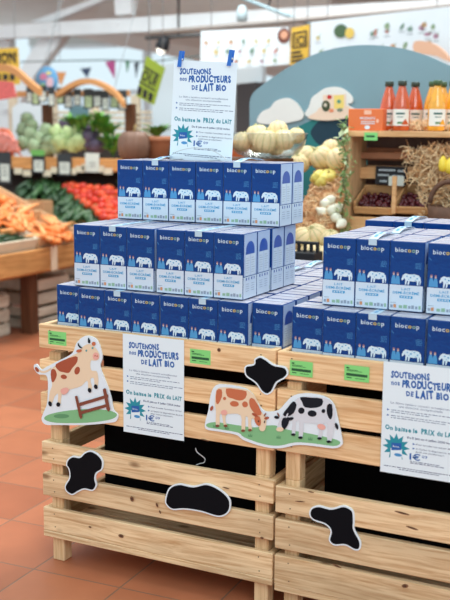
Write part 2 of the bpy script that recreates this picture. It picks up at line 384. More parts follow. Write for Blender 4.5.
# ------------------------------------------------------------ milk cartons
CW, CD, CH = .0985, .094, .1965
C_BLUE = mat('carton_blue', (3, 58, 126), .3, bump=.5, bscale=34, coat=.08, spec=.2); C_WHITE = mat('carton_white', (202, 216, 230), .35, bump=.15, bscale=26, coat=.5)
C_SIDE = mat('carton_side_lilac', (172, 192, 222), .35, bump=.2, bscale=26, coat=.5); C_ROY = mat('carton_royal_blue', (22, 74, 164), .35, coat=.5)
C_TOP = mat('carton_top', (196, 194, 204), .4, .12, 20, bump=.3, bscale=40, coat=.5); C_LINE = mat('carton_top_line', (150, 150, 172), .5)
C_CYAN = mat('carton_cyan', (48, 150, 200), .5); C_SKY = mat('carton_skyblue', (70, 146, 200), .5); C_COW = mat('carton_cow', (206, 224, 236), .5)
C_RED = mat('carton_red', (140, 104, 120), .5); C_GRN = mat('carton_green', (140, 176, 150), .5); C_ORA = mat('carton_orange', (206, 140, 100), .5); C_YEL = mat('carton_yellow', (220, 190, 70), .5); C_GRY = mat('carton_grey', (140, 152, 170), .6)
C_BLK = mat('carton_darkside', (16, 26, 66), .4, coat=.5)
def carton_mesh():
    mb = MB(); g = .0006
    mb.bbox((g, g, 0), (CW-g, CD-g, CH-.001), C_BLUE, .0018, seg=1)
    def front(y, sgn):          # printed face
        t = MB(); e = .0004
        X = lambda f: f*CW; Z = lambda f: f*CH
        t.decal([(X(.02), Z(.012)), (X(.98), Z(.012)), (X(.98), Z(.375)), (X(.02), Z(.375))], -e, C_WHITE)
        text(t, 'biocoop', X(.15), Z(.845), Z(.062), C_COW, -e, X(.68), .012, sp=.12, colors=[C_COW, C_COW, C_COW, C_COW, C_YEL, C_GRN, C_COW])
        cow = [(.36,.47),(.40,.52),(.47,.545),(.58,.535),(.72,.54),(.84,.53),(.90,.50),(.92,.44),(.90,.39),(.885,.385),(.88,.44),(.86,.45),(.85,.385),(.81,.385),(.80,.445),(.70,.435),(.60,.44),(.575,.385),(.54,.385),(.545,.44),(.52,.44),(.50,.385),(.465,.385),(.47,.46),(.44,.475),(.41,.455),(.37,.44)]
        t.decal([(X(a), Z(b)) for a, b in cow], -e*1.5, C_COW)
        for a, b, r_ in ((.52,.505,.022),(.62,.49,.028),(.72,.515,.024),(.81,.48,.026),(.66,.53,.014),(.87,.505,.014),(.57,.465,.015),(.76,.455,.015)):
            t.decal(ell(X(a), Z(b), X(r_), X(r_)*.8, n=7), -e*2, C_CYAN)
        for cx, hz in ((.13, .54), (.25, .535)):
            t.decal([(X(cx-.035), Z(hz-.03)), (X(cx+.035), Z(hz-.03)), (X(cx+.06), Z(.46)), (X(cx+.07), Z(.385)), (X(cx-.07), Z(.385)), (X(cx-.06), Z(.46))], -e*1.5-(cx > .2)*e*.3, C_SKY)
            t.decal(ell(X(cx), Z(hz-.012), X(.03), X(.038), n=8), -e*2, mat('skin_tone', (196, 170, 170), .6)); t.decal(ell(X(cx), Z(hz+.008), X(.035), X(.022), n=7), -e*2.3, C_RED)
        for i in range(4): t.decal([(X(.74+.01*(i%2)), Z(.69-i*.017)), (X(.92), Z(.70-i*.017)), (X(.92), Z(.704-i*.017)), (X(.75), Z(.695-i*.017))], -e, C_SKY)
        text(t, '-30%', X(.72), Z(.615), Z(.02), C_SKY, -e, X(.2))
        t.decal([(X(.04), Z(.79)), (X(.10), Z(.755)), (X(.11), Z(.76)), (X(.05), Z(.795))], -e, C_SKY)
        text(t, 'LAIT', X(.5), Z(.305), Z(.032), C_CYAN, -e*2, X(.26), .018, center=True)
        text(t, 'DEMI-ÉCRÉMÉ', X(.5), Z(.248), Z(.036), C_CYAN, -e*2, X(.76), .018, center=True)
        t.decal([(X(.32), Z(.19)), (X(.70), Z(.19)), (X(.70), Z(.225)), (X(.32), Z(.225))], -e*2, C_CYAN)
        for i in range(4): t.decal([(X(.36+.08*i), Z(.2)), (X(.41+.08*i), Z(.2)), (X(.41+.08*i), Z(.216)), (X(.36+.08*i), Z(.216))], -e*3, C_WHITE)
        for i, (a, c, wd) in enumerate(((.06, C_GRY, .07), (.15, C_ORA, .08), (.31, C_GRN, .1), (.44, C_GRN, .11), (.58, C_GRY, .07), (.67, C_GRY, .08), (.78, C_GRY, .07), (.88, C_GRN, .06))):
            t.decal([(X(a), Z(.045)), (X(a+wd), Z(.045)), (X(a+wd), Z(.085+.01*(i%2))), (X(a), Z(.085+.01*(i%2)))], -e*2, c)
        t.decal([(X(.06), Z(.115)), (X(.22), Z(.115)), (X(.22), Z(.122)), (X(.06), Z(.122))], -e*2, C_GRY)
        M = Matrix.Translation((0, g, 0)) if sgn > 0 else Matrix.Translation((CW, CD-g, 0)) @ Matrix.Rotation(PI, 4, 'Z')
        for f, mi_, s_ in zip(t.f, t.m, t.sm): pass
        off = len(mb.v); mb.v += [M @ v for v in t.v]
        for f, mi_ in zip(t.f, t.m): mb.f.append([a+off for a in f]); mb.m.append(mb.mi(t.mats[mi_])); mb.sm.append(False)
    front(0, 1); front(0, -1)
    def side(M):
        t = MB(); e = .0004; X = lambda f: f*CD; Z = lambda f: f*CH
        t.decal([(X(.06), Z(.35)), (X(.98), Z(.35)), (X(.98), Z(.985)), (X(.06), Z(.985))], -e, C_SIDE)
        t.decal([(X(.02), Z(.012)), (X(.98), Z(.012)), (X(.98), Z(.34)), (X(.02), Z(.34))], -e, C_WHITE)
        arch = [(X(.17), Z(.68))]+[(X(.5)+X(.31)*math.cos(a), Z(.74)+X(.31)*math.sin(a)*.9) for a in [PI-PI*i/10 for i in range(11)]]+[(X(.81), Z(.68))]
        t.decal(arch, -e*2, C_ROY)
        for a in (.14, .53):
            t.decal([(X(a), Z(.36)), (X(a+.35), Z(.36)), (X(a+.35), Z(.675)), (X(a), Z(.675))], -e*2, C_WHITE)
            for i in range(7): t.decal([(X(a+.05), Z(.40+i*.036)), (X(a+.22+.08*((i*7)%3)/2), Z(.40+i*.036)), (X(a+.22+.08*((i*7)%3)/2), Z(.406+i*.036)), (X(a+.05), Z(.406+i*.036))], -e*3, C_GRY)
            t.decal([(X(a+.02), Z(.10)), (X(a+.33), Z(.10)), (X(a+.33), Z(.27)), (X(a+.02), Z(.27))], -e*2, mat('carton_label', (196, 210, 226), .5))
            t.decal([(X(a+.05), Z(.285)), (X(a+.30), Z(.285)), (X(a+.30), Z(.325)), (X(a+.05), Z(.325))], -e*2, C_ROY)
            t.decal(ell(X(a+.175), Z(.305), X(.06), X(.06), n=8), -e*3, C_WHITE)
            for i in range(4): t.decal([(X(a+.05), Z(.12+i*.035)), (X(a+.28), Z(.12+i*.035)), (X(a+.28), Z(.127+i*.035)), (X(a+.05), Z(.127+i*.035))], -e*3, C_GRY)
        off = len(mb.v); mb.v += [M @ v for v in t.v]
        for f, mi_ in zip(t.f, t.m): mb.f.append([a+off for a in f]); mb.m.append(mb.mi(t.mats[mi_])); mb.sm.append(False)
    side(Matrix.Translation((CW-g, 0, 0)) @ Matrix.Rotation(PI/2, 4, 'Z'))
    side(Matrix.Translation((g, CD, 0)) @ Matrix.Rotation(-PI/2, 4, 'Z'))
    z = CH-.0007
    mb.add([(.003, .003, z), (CW-.003, .003, z), (CW-.003, CD-.003, z), (.003, CD-.003, z)], [(0,1,2,3)], C_TOP)
    mb.box((.004, CD*.47, z), (CW-.004, CD*.53, z+.0009), C_LINE)
    for a in (.2, .78): mb.add([(.01, CD*a, z+.0002), (CW-.01, CD*a, z+.0002), (CW-.01, CD*(a+.05), z+.0002), (.01, CD*(a+.05), z+.0002)], [(0,1,2,3)], C_LINE)
    mb.add([(CW*.3, CD*.62, z+.0002), (CW*.7, CD*.62, z+.0002), (CW*.7, CD*.7, z+.0002), (CW*.3, CD*.7, z+.0002)], [(0,1,2,3)], C_WHITE)
    return mb
proto_c = carton_mesh().build('milk_carton')
CARTON = proto_c.data
bpy.data.objects.remove(proto_c)
TAPE = mat('carrying_tape', (184, 208, 224), .5); TAPEB = mat('carrying_tape_print', (70, 150, 200), .4)
def handle_mesh(flat=False):
    mb = MB(); w_ = .024; x = CW*1.5-w_/2; e = .0012
    prof = [(-e*1.6, CH-.016), (-e*1.8, CH+.001), (.01, CH+.003), (.05, CH+.009), (CD, CH+.011), (CD*2-.05, CH+.008), (CD*2-.01, CH+.002)]
    if flat: prof = [(a, min(b, CH+.0002)) for a, b in prof]
    for i in range(len(prof)-1):
        (y0, z0), (y1, z1) = prof[i], prof[i+1]
        sh = .002*math.sin(i*1.3)
        v = [(x+sh, y0, z0), (x+w_+sh, y0, z0), (x+w_+sh, y1, z1), (x+sh, y1, z1)]
        v += [(a, b, c+.0008) for a, b, c in v]
        mb.add(v, [(3,2,1,0),(4,5,6,7),(0,1,5,4),(2,3,7,6),(1,2,6,5),(3,0,4,7)], TAPE)
        if i in (2, 3, 4):
            mb.add([(x+.008, y0+.008, z0+.0016+(z1-z0)*.2), (x+w_-.008, y0+.008, z0+.0016+(z1-z0)*.2), (x+w_-.008, y1-.008, z1+.0016), (x+.008, y1-.008, z1+.0016)], [(0,1,2,3)], TAPEB)
    return mb
_h = handle_mesh().build('carrying_handle'); HANDLE = _h.data; bpy.data.objects.remove(_h)
_h = handle_mesh(True).build('carrying_handle'); HANDLE_FLAT = _h.data; bpy.data.objects.remove(_h)
def pack(x, y, z, label, group, rz=0, nx=3, ny=2, flat=False):
    r = empty('milk_pack', (x, y, z), label, 'milk pack', group, world=False); r.rotation_euler = (0, 0, rz)
    for i in range(nx):
        for j in range(ny):
            c = bpy.data.objects.new('milk_carton', CARTON); COL.objects.link(c); c.parent = r
            c.location = (i*(CW+.0004), j*(CD+.0004), 0); c.rotation_euler = (0, 0, 0)
    h = bpy.data.objects.new('carrying_handle', HANDLE_FLAT if flat else HANDLE); COL.objects.link(h); h.parent = r
    return r
def loose(x, y, z, label, group, rz=0):
    c = bpy.data.objects.new('milk_carton', CARTON); COL.objects.link(c); c.location = (x, y, z); c.rotation_euler = (0, 0, rz)
    return tag(c, label, 'milk carton', group)
Z3, Z2, Z1 = .7345, .9325, 1.1305
PW, PD = CW*3+.002, CD*2+.003
GL, GR = 'wrapped milk packs stacked on the left crate', 'wrapped milk packs stacked on the right crate'
pk = 'wrapped blue milk pack, '
# left stack, bottom layer
LB = [(.139, .014), (.4385, .014)]
names_row = ['front row', 'second row', 'third row', 'fourth row', 'rear row']
for j in range(5):
    y = .022+j*.205
    for i, x in enumerate((.139, .439)):
        pack(x, y, Z3, pk+'bottom layer of left stack, %s, %s of two' % (names_row[j], ['left', 'right'][i]), GL, flat=j < 3)
for j in range(6):
    loose(.036, .05+j*.11, Z3, 'loose milk carton along the left rim of the left crate, number %s from front' % ['one', 'two', 'three', 'four', 'five', 'six'][j] if j else 'loose milk carton in the front left corner of the left crate', 'loose milk cartons along the left rim of the left crate', random.uniform(-.02, .02))
for j in range(8):
    loose(.738, .045+j*.1, Z3, ('single milk carton beside the gap between stacks, front one of its file' if j == 0 else 'single milk carton in the file beside the stack gap, %s from the front' % ['', 'second', 'third', 'fourth', 'fifth', 'sixth', 'seventh', 'eighth'][j]), 'file of single milk cartons beside the gap', 0)
# middle layer
for j, y in enumerate((.050, .252)):
    for i, x in enumerate((.106, .410)):
        pack(x, y, Z2, pk+'middle layer of left stack, %s, %s of two' % (['front row', 'rear row'][j], ['left', 'right'][i]), GL, random.uniform(-.003, .003), flat=True)
# top layer
for i, x in enumerate((.126, .4235)):
    pack(x, .278, Z1, pk+'top layer of the left stack, %s of two' % ['left', 'right'][i], GL, random.uniform(-.004, .004))
# right stack, bottom layer
loose(.868, .040, Z3, 'loose milk carton in the front left corner of the right crate', 'loose milk cartons in the right crate')
loose(.866, .15, Z3, 'loose milk carton behind the front left corner one of the right crate', 'loose milk cartons in the right crate')
for j in range(5):
    y = .028+j*.2
    for i, x in enumerate((.967, 1.268)):
        pack(x, y, Z3, pk+'bottom layer of right stack, %s, %s of two' % (names_row[j], ['left', 'right'][i]), GR, flat=True)
for j, y in enumerate((.098, .298, .60)):
    for i, x in enumerate((.936, 1.242)):
        pack(x - (.05 if j == 2 else 0), y, Z2+(.008 if j == 2 else 0), pk+'upper layer of right stack, %s, %s of two' % (['front row', 'second row', 'rear row'][j], ['left', 'right'][i]), GR, .02 if j < 2 else -.01)

# ------------------------------------------------------------ posters, price tags and cut-out signs on the crates
def poster(PWd, PHt):
    mb = MB(); mb.box((0, 0, 0), (PWd, .0008, PHt), WHITE); e = -.0003
    X = lambda f: f*PWd; Z = lambda f: (1-f)*PHt; r = .03
    text(mb, 'SOUTENONS', X(.10), Z(.135), X(.078), INK, e, X(.50), .05, .12, r, sp=.05)
    text(mb, 'nos', X(.11), Z(.200), X(.062), INK, e, X(.11), .03, .05, r)
    text(mb, 'PRODUCTEURS', X(.25), Z(.208), X(.088), INK, e, X(.67), .055, .1, r, sp=.05)
    text(mb, 'DE', X(.31), Z(.282), X(.06), INK, e, X(.09), .05, .1, r)
    text(mb, 'LAIT', X(.43), Z(.288), X(.092), INK, e, X(.23), .06, .1, r)
    text(mb, 'BIO', X(.69), Z(.278), X(.08), INK, e, X(.16), .06, .1, r)
    text(mb, 'La filière laitière connaît actuellement', X(.5), Z(.368), X(.026), GREYI, e, X(.78), 0, 0, 0, center=True)
    text(mb, 'une situation exceptionnelle', X(.5), Z(.395), X(.026), GREYI, e, X(.56), 0, 0, 0, center=True)
    def bullet(x, z): mb.decal([(X(x-.014), Z(z)-X(.014)), (X(x+.016), Z(z)), (X(x-.014), Z(z)+X(.014))], e, INK)
    bullet(.08, .425); bullet(.08, .475)
    for zz, w_ in ((.428, .80), (.446, .45), (.478, .82), (.496, .68)):
        x = .12
        while x < .12+w_:
            l = random.uniform(.02, .07); mb.decal([(X(x), Z(zz)), (X(x+l), Z(zz)), (X(x+l), Z(zz)+X(.008)), (X(x), Z(zz)+X(.008))], e, GREYI); x += l+.014
    x = .04
    text(mb, 'On baisse le', X(.05), Z(.605), X(.055), TEAL, e, X(.42), .04, .08, .0)
    text(mb, 'PRIX', X(.52), Z(.603), X(.064), TEAL, e, X(.17), .05, .05)
    text(mb, 'du', X(.72), Z(.600), X(.055), TEAL, e, X(.07), .04, .05)
    text(mb, 'LAIT', X(.82), Z(.600), X(.058), TEAL, e, X(.14), .05, .05)
    text(mb, 'Du 8 juin au 4 juillet 2020 inclus', X(.34), Z(.662), X(.026), NAVY, e, X(.60), .03)
    cx, cz = X(.20), Z(.755); st = []
    for i in range(24):
        R_ = X(.18) if i % 2 == 0 else X(.11); st.append((cx+R_*math.cos(2*PI*i/24), cz+R_*math.sin(2*PI*i/24)))
    mb.decal(st, e, TEAL)
    mb.decal([(cx-X(.07), cz-X(.20)), (cx+X(.08), cz-X(.20)), (cx+X(.08), cz-X(.02)), (cx-X(.07), cz-X(.02))], e*1.6, WHITE)
    mb.decal([(cx-X(.06), cz-X(.05)), (cx+X(.07), cz-X(.03)), (cx+X(.07), cz+X(.06)), (cx-X(.06), cz+X(.05))], e*2, INK)
    mb.decal(ell(cx+X(.03), cz-X(.10), X(.05), X(.022)), e*2.2, mat('carton_skyblue', (0, 0, 0)))
    text(mb, 'bio', cx-X(.04), cz-X(.005), X(.025), WHITE, e*2.6, X(.08))
    for zz, s_, w_ in ((.712, 'Pour écouler l\'excédent de lait', .50), (.752, 'et limiter la dégradation du prix', .52), (.778, 'payé aux producteurs', .36)):
        text(mb, s_, X(.46), Z(zz), X(.022), NAVY, e, X(w_), .006)
    bullet(.43, .706); bullet(.43, .746)
    text(mb, '1€', X(.38), Z(.848), X(.08), INK, e, X(.14), .02)
    text(mb, '09', X(.54), Z(.820), X(.035), INK, e, X(.07), .01)
    for zz, a, w_ in ((.868, .39, .36), (.882, .39, .42), (.94, .05, .90), (.956, .25, .5)):
        x = a
        while x < a+w_:
            l = random.uniform(.02, .06); mb.decal([(X(x), Z(zz)), (X(x+l), Z(zz)), (X(x+l), Z(zz)+X(.009)), (X(x), Z(zz)+X(.009))], e, NAVY); x += l+.012
    return mb
PM = poster(.216, .313)
p1 = PM.build('poster'); p1.location = (.3215, -.0035, .4925); tag(p1, 'white milk price poster on the left crate, right of the jumping cow', 'poster', 'milk price posters')
p2 = p1.copy(); COL.objects.link(p2); p2.location = (1.160, -.0035, .4965); p2['label'] = 'white milk price poster on the right crate, cut off by the picture edge'
TPY = .375
pa, pb, pc, pd = [aty(u, v, TPY) for u, v in ((175.5, 60), (239, 62), (169.5, 155), (233, 158))]
p3 = PM.build('poster', loc=(pc.x, TPY, 1.330)); p3.scale = ((pb.x-pa.x)/.216, 1, (pa.z-1.33)/.313)
tag(p3, 'white milk price poster standing on top of the left stack, held by blue pegs', 'poster', 'milk price posters')
# slight lean to the right as in the photo
p3.rotation_euler = (0, math.atan2(pa.x-pc.x, pa.z-pc.z)*.75, 0)
for nm, (u0, v0, u1, v1) in {'blue clothes peg on the top left corner of the upper poster': (182.5, 51, 180, 67), 'blue clothes peg on the top right corner of the upper poster': (232.5, 50, 229.5, 66)}.items():
    r0, r1 = aty(u0, v0, TPY), aty(u1, v1, TPY); r = empty('clothes_peg', r1, nm, 'clothes peg', 'blue clothes pegs on the upper poster')
    d = (r0-r1)
    for k, yy in enumerate((-.008, .0025)):
        mb = MB(); sx = .0065
        mb.add([(r1.x-sx, TPY+yy, r1.z), (r1.x+sx, TPY+yy, r1.z), (r1.x+sx, TPY+yy+.005, r1.z), (r1.x-sx, TPY+yy+.005, r1.z),
                (r0.x-sx*.7, TPY+yy*1.7, r0.z), (r0.x+sx*.7, TPY+yy*1.7, r0.z), (r0.x+sx*.7, TPY+yy*1.7+.005, r0.z), (r0.x-sx*.7, TPY+yy*1.7+.005, r0.z)],
               [(0,3,2,1),(4,5,6,7),(0,1,5,4),(2,3,7,6),(1,2,6,5),(3,0,4,7)], PEG); mb.build('peg_jaw', r)
    mb = MB(); c = r1.lerp(r0, .45); mb.tube([(c.x-.007, TPY, c.z), (c.x+.007, TPY, c.z)], .004, mat('spring_steel', (170, 175, 180), .3, metal=.9), 8); mb.build('spring', r)
# wire holder: loop of wire in front of the poster foot and two rods behind it
WIRE = mat('wire', (196, 200, 200), .3, metal=.8)
pts = [aty(u, v, .34) for u, v in spline([(168, 158), (176, 152), (188, 148.5), (200, 148), (212, 150.5), (222, 156), (226, 159)], 4, False)]
wr = empty('wire_stand', (.36, .36, 1.3275), 'thin wire stand with an arched loop holding up the upper poster', 'wire stand')
mb = MB(); mb.tube(pts, .0011, WIRE, 6); mb.build('wire_loop', wr)
for x in (pc.x+.05, pd.x-.05):
    mb = MB(); mb.tube([(x, TPY+.006, 1.3285), (x+.012, TPY+.006, 1.62)], .0018, WIRE, 6); mb.build('rod', wr)
mb = MB(); mb.tube([(pc.x+.04, TPY+.006, 1.33), (pd.x-.04, TPY+.006, 1.33)], .0018, WIRE, 6)
mb.tube([(pc.x+.05, TPY+.006, 1.33), (pc.x+.05, .3, 1.33)], .0018, WIRE, 6); mb.tube([(pd.x-.05, TPY+.006, 1.33), (pd.x-.05, .3, 1.33)], .0018, WIRE, 6); mb.build('wire_foot', wr)

TAGG = mat('green_price_card', (132, 214, 122), .6); TDK = mat('tag_dark_green', (28, 84, 48), .6)
for (u0, v0, u1, v1), lb in (((48, 330.5, 66.3, 343.5), 'green price card at the left end of the left crate, above the jumping cow'),
                             ((190, 348.5, 210.5, 361.5), 'green price card on the left crate, right of its white poster'),
                             ((290, 360, 312.5, 373), 'green price card at the left end of the right crate, beside the black spot'),
                             ((344.5, 364.5, 369, 380), 'green price card on the right crate, left of its white poster')):
    a = aty(u0, v0, -.002); b = aty(u1, v1, -.002); W_ = b.x-a.x; hz = .044
    zt = a.z; mb = MB(); mb.box((a.x, -.0018, zt-hz), (b.x, -.0008, zt), TAGG)
    for zz, f0, f1, th, mm in ((.18, .08, .2, .09, TDK), (.30, .1, .55, .035, TDK), (.37, .1, .7, .03, TDK), (.60, .08, .93, .17, TDK), (.80, .1, .3, .06, TDK), (.82, .45, .85, .03, TDK)):
        mb.decal([(a.x+W_*f0, zt-hz*(zz+th/2)), (a.x+W_*f1, zt-hz*(zz+th/2)), (a.x+W_*f1, zt-hz*(zz-th/2)), (a.x+W_*f0, zt-hz*(zz-th/2))], -.0022, mm)
    solo(mb, 'price_card', lb, 'price card', 'green price cards on the crates')

SGN = mat('sign_card_white', (228, 238, 244), .45); SPOT = mat('chalkboard_black', (8, 10, 16), .7, spec=.12)
def sgn(pts, zm, y): return [(aty(zm[0]+x/zm[2], zm[1]+yy/zm[2], y).x, aty(zm[0]+x/zm[2], zm[1]+yy/zm[2], y).z) for x, yy in pts]
def spot(pts, zm, lb):
    y = -.0065; o = sgn(spline(pts, 6), zm, y); mb = MB(); mb.prism(o, y, -.0015, SGN); mb.decal(inset(o, .0045), y-.0004, SPOT)
    solo(mb, 'spot_sign', lb, 'sign', 'black cow-spot signs')
spot([(60,120),(100,90),(160,95),(200,60),(250,45),(310,75),(350,130),(345,200),(300,235),(290,280),(300,330),(270,375),(200,365),(150,385),(100,410),(50,380),(40,330),(75,265),(70,200),(50,165)], (60, 445, 8.18), 'black four-lobed spot sign with white rim, below the jumping cow')
spot([(50,150),(70,90),(120,68),(190,80),(260,68),(330,100),(375,150),(370,210),(320,235),(230,210),(150,198),(90,200),(60,180)], (155, 470, 5), 'black bean-shaped spot sign with white rim on the lower left crate')
spot([(60,130),(70,85),(120,68),(200,85),(280,68),(340,100),(350,170),(350,220),(390,300),(385,350),(350,355),(290,325),(220,325),(185,290),(195,230),(160,190),(90,165)], (300, 495, 6.43), 'black boot-shaped spot sign with white rim on the lower right crate')
spot([(60,150),(75,130),(120,120),(125,90),(160,72),(200,90),(250,125),(320,140),(342,180),(320,215),(270,245),(240,300),(205,320),(170,300),(130,245),(70,200)], (235, 345, 6.43), 'black star-like spot sign with white rim above the two grazing cows')

GRASS = mat('print_grass', (128, 186, 132), .55); GRASD = mat('print_grass_dark', (92, 150, 104), .55); CREAM = mat('print_cream', (236, 210, 178), .55); BRN = mat('print_brown', (168, 78, 48), .55)
PINK = mat('print_pink', (236, 172, 158), .55); PBLK = mat('print_black', (20, 24, 34), .6, spec=.2); FEN = mat('print_fence', (128, 66, 46), .55); ORB = mat('print_rust', (198, 108, 70), .55); COWG = mat('print_cowgrey', (214, 216, 222), .55); EYE = mat('print_eye', (90, 160, 160), .5)
class Art:
    def __init__(s, zm, y, parent, name): s.zm = zm; s.y = y; s.k = 0; s.p = parent; s.mb = MB(); s.name = name
    def sh(s, pts, m, smooth=3):
        s.k += 1; pts = spline(pts, smooth) if smooth else pts; s.mb.decal(sgn(pts, s.zm, s.y), s.y-.0003-.00012*s.k, m)
    def el(s, cx, cy, rx, ry, m, rot=0): s.sh(ell(cx, cy, rx, ry, rot, 18), m, 0)
    def done(s): return s.mb.build(s.name, s.p)
zj = (30, 325, 4.5); Y0 = -.0065
jr = empty('cow_sign', aty(75, 424, Y0), 'cut-out sign of a brown and cream cow jumping over a fence', 'sign')
mb = MB(); mb.prism(sgn(spline([(245,50),(285,55),(305,75),(318,110),(325,150),(315,185),(330,230),(350,280),(365,330),(375,380),(395,405),(388,432),(360,440),(250,450),(120,450),(70,448),(52,425),(60,395),(75,360),(80,310),(80,250),(70,225),(40,222),(20,200),(18,180),(32,178),(50,200),(80,185),(120,165),(170,140),(195,120),(210,80)], 4), zj, Y0), Y0, -.0015, SGN); mb.build('board', jr)
A = Art(zj, Y0, jr, 'grass_patch'); A.sh([(66,425),(80,405),(150,388),(250,378),(340,382),(385,395),(388,412),(350,428),(250,440),(120,440)], GRASS); A.el(142, 410, 35, 10, GRASD); A.done()
A = Art(zj, Y0-.0004, jr, 'painted_cow')
A.sh([(215,125),(235,100),(265,85),(292,100),(312,130),(308,155),(290,160),(275,160),(272,185),(278,205),(300,208),(308,240),(305,275),(292,282),(288,240),(272,245),(280,285),(268,300),(262,290),(258,250),(230,275),(180,290),(150,300),(140,330),(138,355),(125,355),(127,310),(112,320),(102,345),(95,355),(85,348),(90,300),(100,270),(93,225),(100,195),(120,180),(160,155),(195,135)], CREAM)
A.sh([(95,200),(70,215),(45,212),(26,196),(30,190),(52,206),(75,203),(95,192)], CREAM)
A.sh([(118,175),(205,140),(213,165),(190,195),(175,215),(150,212),(130,205)], BRN); A.sh([(95,205),(112,200),(121,225),(108,255),(97,250)], BRN)
A.el(213, 205, 12, 18, BRN, .3); A.el(153, 233, 14, 10, BRN, .2); A.el(32, 200, 7, 13, BRN, -.6); A.el(297, 140, 14, 17, PINK); A.el(294, 138, 2.5, 4, BRN); A.el(303, 140, 2.5, 4, BRN)
A.sh([(217,78),(225,92),(238,104),(226,103),(217,92)], PBLK, 2); A.sh([(263,56),(272,68),(271,82),(262,78)], PBLK, 2); A.el(222, 116, 13, 7, ORB, -.2); A.el(288, 84, 9, 9, ORB, .4)
A.el(255, 115, 4, 5, EYE); A.el(283, 103, 4, 5, EYE); A.el(92, 354, 8, 12, PBLK, -.3); A.el(129, 357, 9, 10, PBLK); A.el(270, 293, 8, 11, PBLK, -.3); A.el(298, 277, 8, 11, PBLK, -.4)
A.sh([(140,290),(165,280),(178,292),(160,312),(145,308)], PINK, 2); A.done()
A = Art(zj, Y0-.0036, jr, 'painted_fence')
A.sh([(222,350),(352,312),(352,326),(222,366)], FEN, 0); A.sh([(226,388),(356,352),(356,366),(226,403)], FEN, 0)
A.sh([(202,322),(208,318),(214,320),(236,412),(230,425),(222,412)], FEN, 0); A.sh([(328,290),(334,284),(342,286),(361,380),(354,390),(345,380)], FEN, 0); A.done()
z3 = (200, 340, 3); Y1 = -.0065
gr_ = empty('cow_sign', aty(270, 446, Y1), 'cut-out sign of two grazing cows, one brown and one black', 'sign')
mb = MB(); mb.prism(sgn(spline([(45,138),(70,133),(130,143),(160,165),(180,200),(200,215),(235,210),(255,190),(280,167),(320,160),(370,168),(400,190),(412,230),(425,290),(426,315),(400,325),(340,318),(290,315),(240,325),(190,320),(130,300),(110,285),(60,275),(20,268),(15,250),(25,210),(32,165)], 4), z3, Y1), Y1, -.0025, SGN); mb.build('board', gr_)
A = Art(z3, Y1, gr_, 'grass_patch'); A.sh([(20,252),(45,246),(90,252),(160,262),(190,258),(225,256),(260,268),(300,275),(360,287),(412,300),(420,311),(400,318),(340,310),(285,307),(238,317),(190,312),(133,292),(115,278),(60,268),(25,262)], GRASS)
for x, y_ in ((45, 262), (80, 268), (150, 290), (235, 295), (330, 300), (390, 308)): A.sh([(x-6, y_), (x-4, y_-9), (x, y_-2), (x+2, y_-11), (x+4, y_-2), (x+8, y_-8), (x+7, y_+1)], GRASD, 0)
A.done()
za = (195, 370, 5.625)
A = Art(za, Y1-.0012, gr_, 'painted_brown_cow')
A.sh([(125,105),(160,97),(220,100),(290,110),(320,130),(348,165),(370,230),(400,265),(398,325),(380,342),(360,320),(340,290),(322,270),(316,300),(322,335),(302,335),(298,270),(285,265),(282,338),(262,338),(258,255),(200,246),(175,255),(172,290),(182,312),(165,314),(156,280),(150,250),(140,255),(138,312),(118,312),(118,230),(112,190),(115,140)], CREAM)
A.sh([(175,104),(230,108),(290,120),(282,160),(250,172),(210,160),(182,148)], ORB, 2); A.sh([(122,115),(150,110),(152,150),(132,190),(118,180)], ORB, 2)
A.el(222, 190, 25, 16, ORB, .1); A.el(282, 193, 16, 17, ORB, -.4); A.el(167, 160, 9, 9, ORB); A.sh([(310,160),(335,165),(376,240),(355,255),(320,225),(306,190)], ORB, 2)
A.sh([(338,258),(365,262),(372,300),(358,315),(338,292)], ORB, 2); A.el(338, 252, 19, 8, BRN, .5); A.el(404, 270, 14, 8, BRN, -.3); A.el(95, 215, 8, 15, BRN, .4); A.el(380, 326, 18, 18, CREAM); A.el(165, 238, 18, 15, PINK)
A.el(359, 287, 3.5, 5, PBLK); A.el(393, 290, 3, 9, PBLK, .3)
for x, y_ in ((128, 313), (174, 313), (272, 340), (311, 337)): A.el(x, y_, 11, 7, FEN)
A.el(396, 250, 4, 12, FEN, .5); A.done()
zb_ = (265, 370, 5.294)
A = Art(zb_, Y1-.0012, gr_, 'painted_black_cow')
A.sh([(150,172),(190,142),(300,145),(352,170),(372,230),(366,300),(352,375),(330,375),(330,292),(310,285),(300,358),(280,358),(285,292),(215,280),(205,290),(199,356),(179,356),(182,275),(165,275),(160,338),(142,338),(146,240),(110,300),(80,320),(62,315),(80,260),(110,220)], COWG)
A.sh([(187,143),(245,146),(303,152),(303,185),(270,200),(212,198),(197,170)], PBLK, 2); A.sh([(330,185),(355,182),(358,240),(345,262),(328,230)], PBLK, 2)
A.el(193, 215, 17, 17, PBLK); A.el(250, 230, 24, 17, PBLK, .1); A.el(310, 217, 10, 11, PBLK); A.el(380, 297, 8, 18, PBLK, -.3)
A.sh([(150,165),(168,185),(152,228),(118,246),(95,235),(120,200)], PBLK, 2); A.sh([(95,255),(130,250),(122,290),(102,315),(88,290)], PBLK, 2); A.el(63, 250, 14, 8, PBLK, .2); A.el(137, 258, 17, 8, PBLK, -.3); A.el(80, 313, 20, 12, CREAM); A.el(300, 300, 22, 15, PINK, .3)
A.el(72, 236, 4, 12, FEN, -.5); A.el(118, 240, 4, 14, COWG, .4)
for x, y_ in ((151, 341), (189, 357), (290, 361), (339, 378)): A.el(x, y_, 12, 7, PBLK)
A.done()
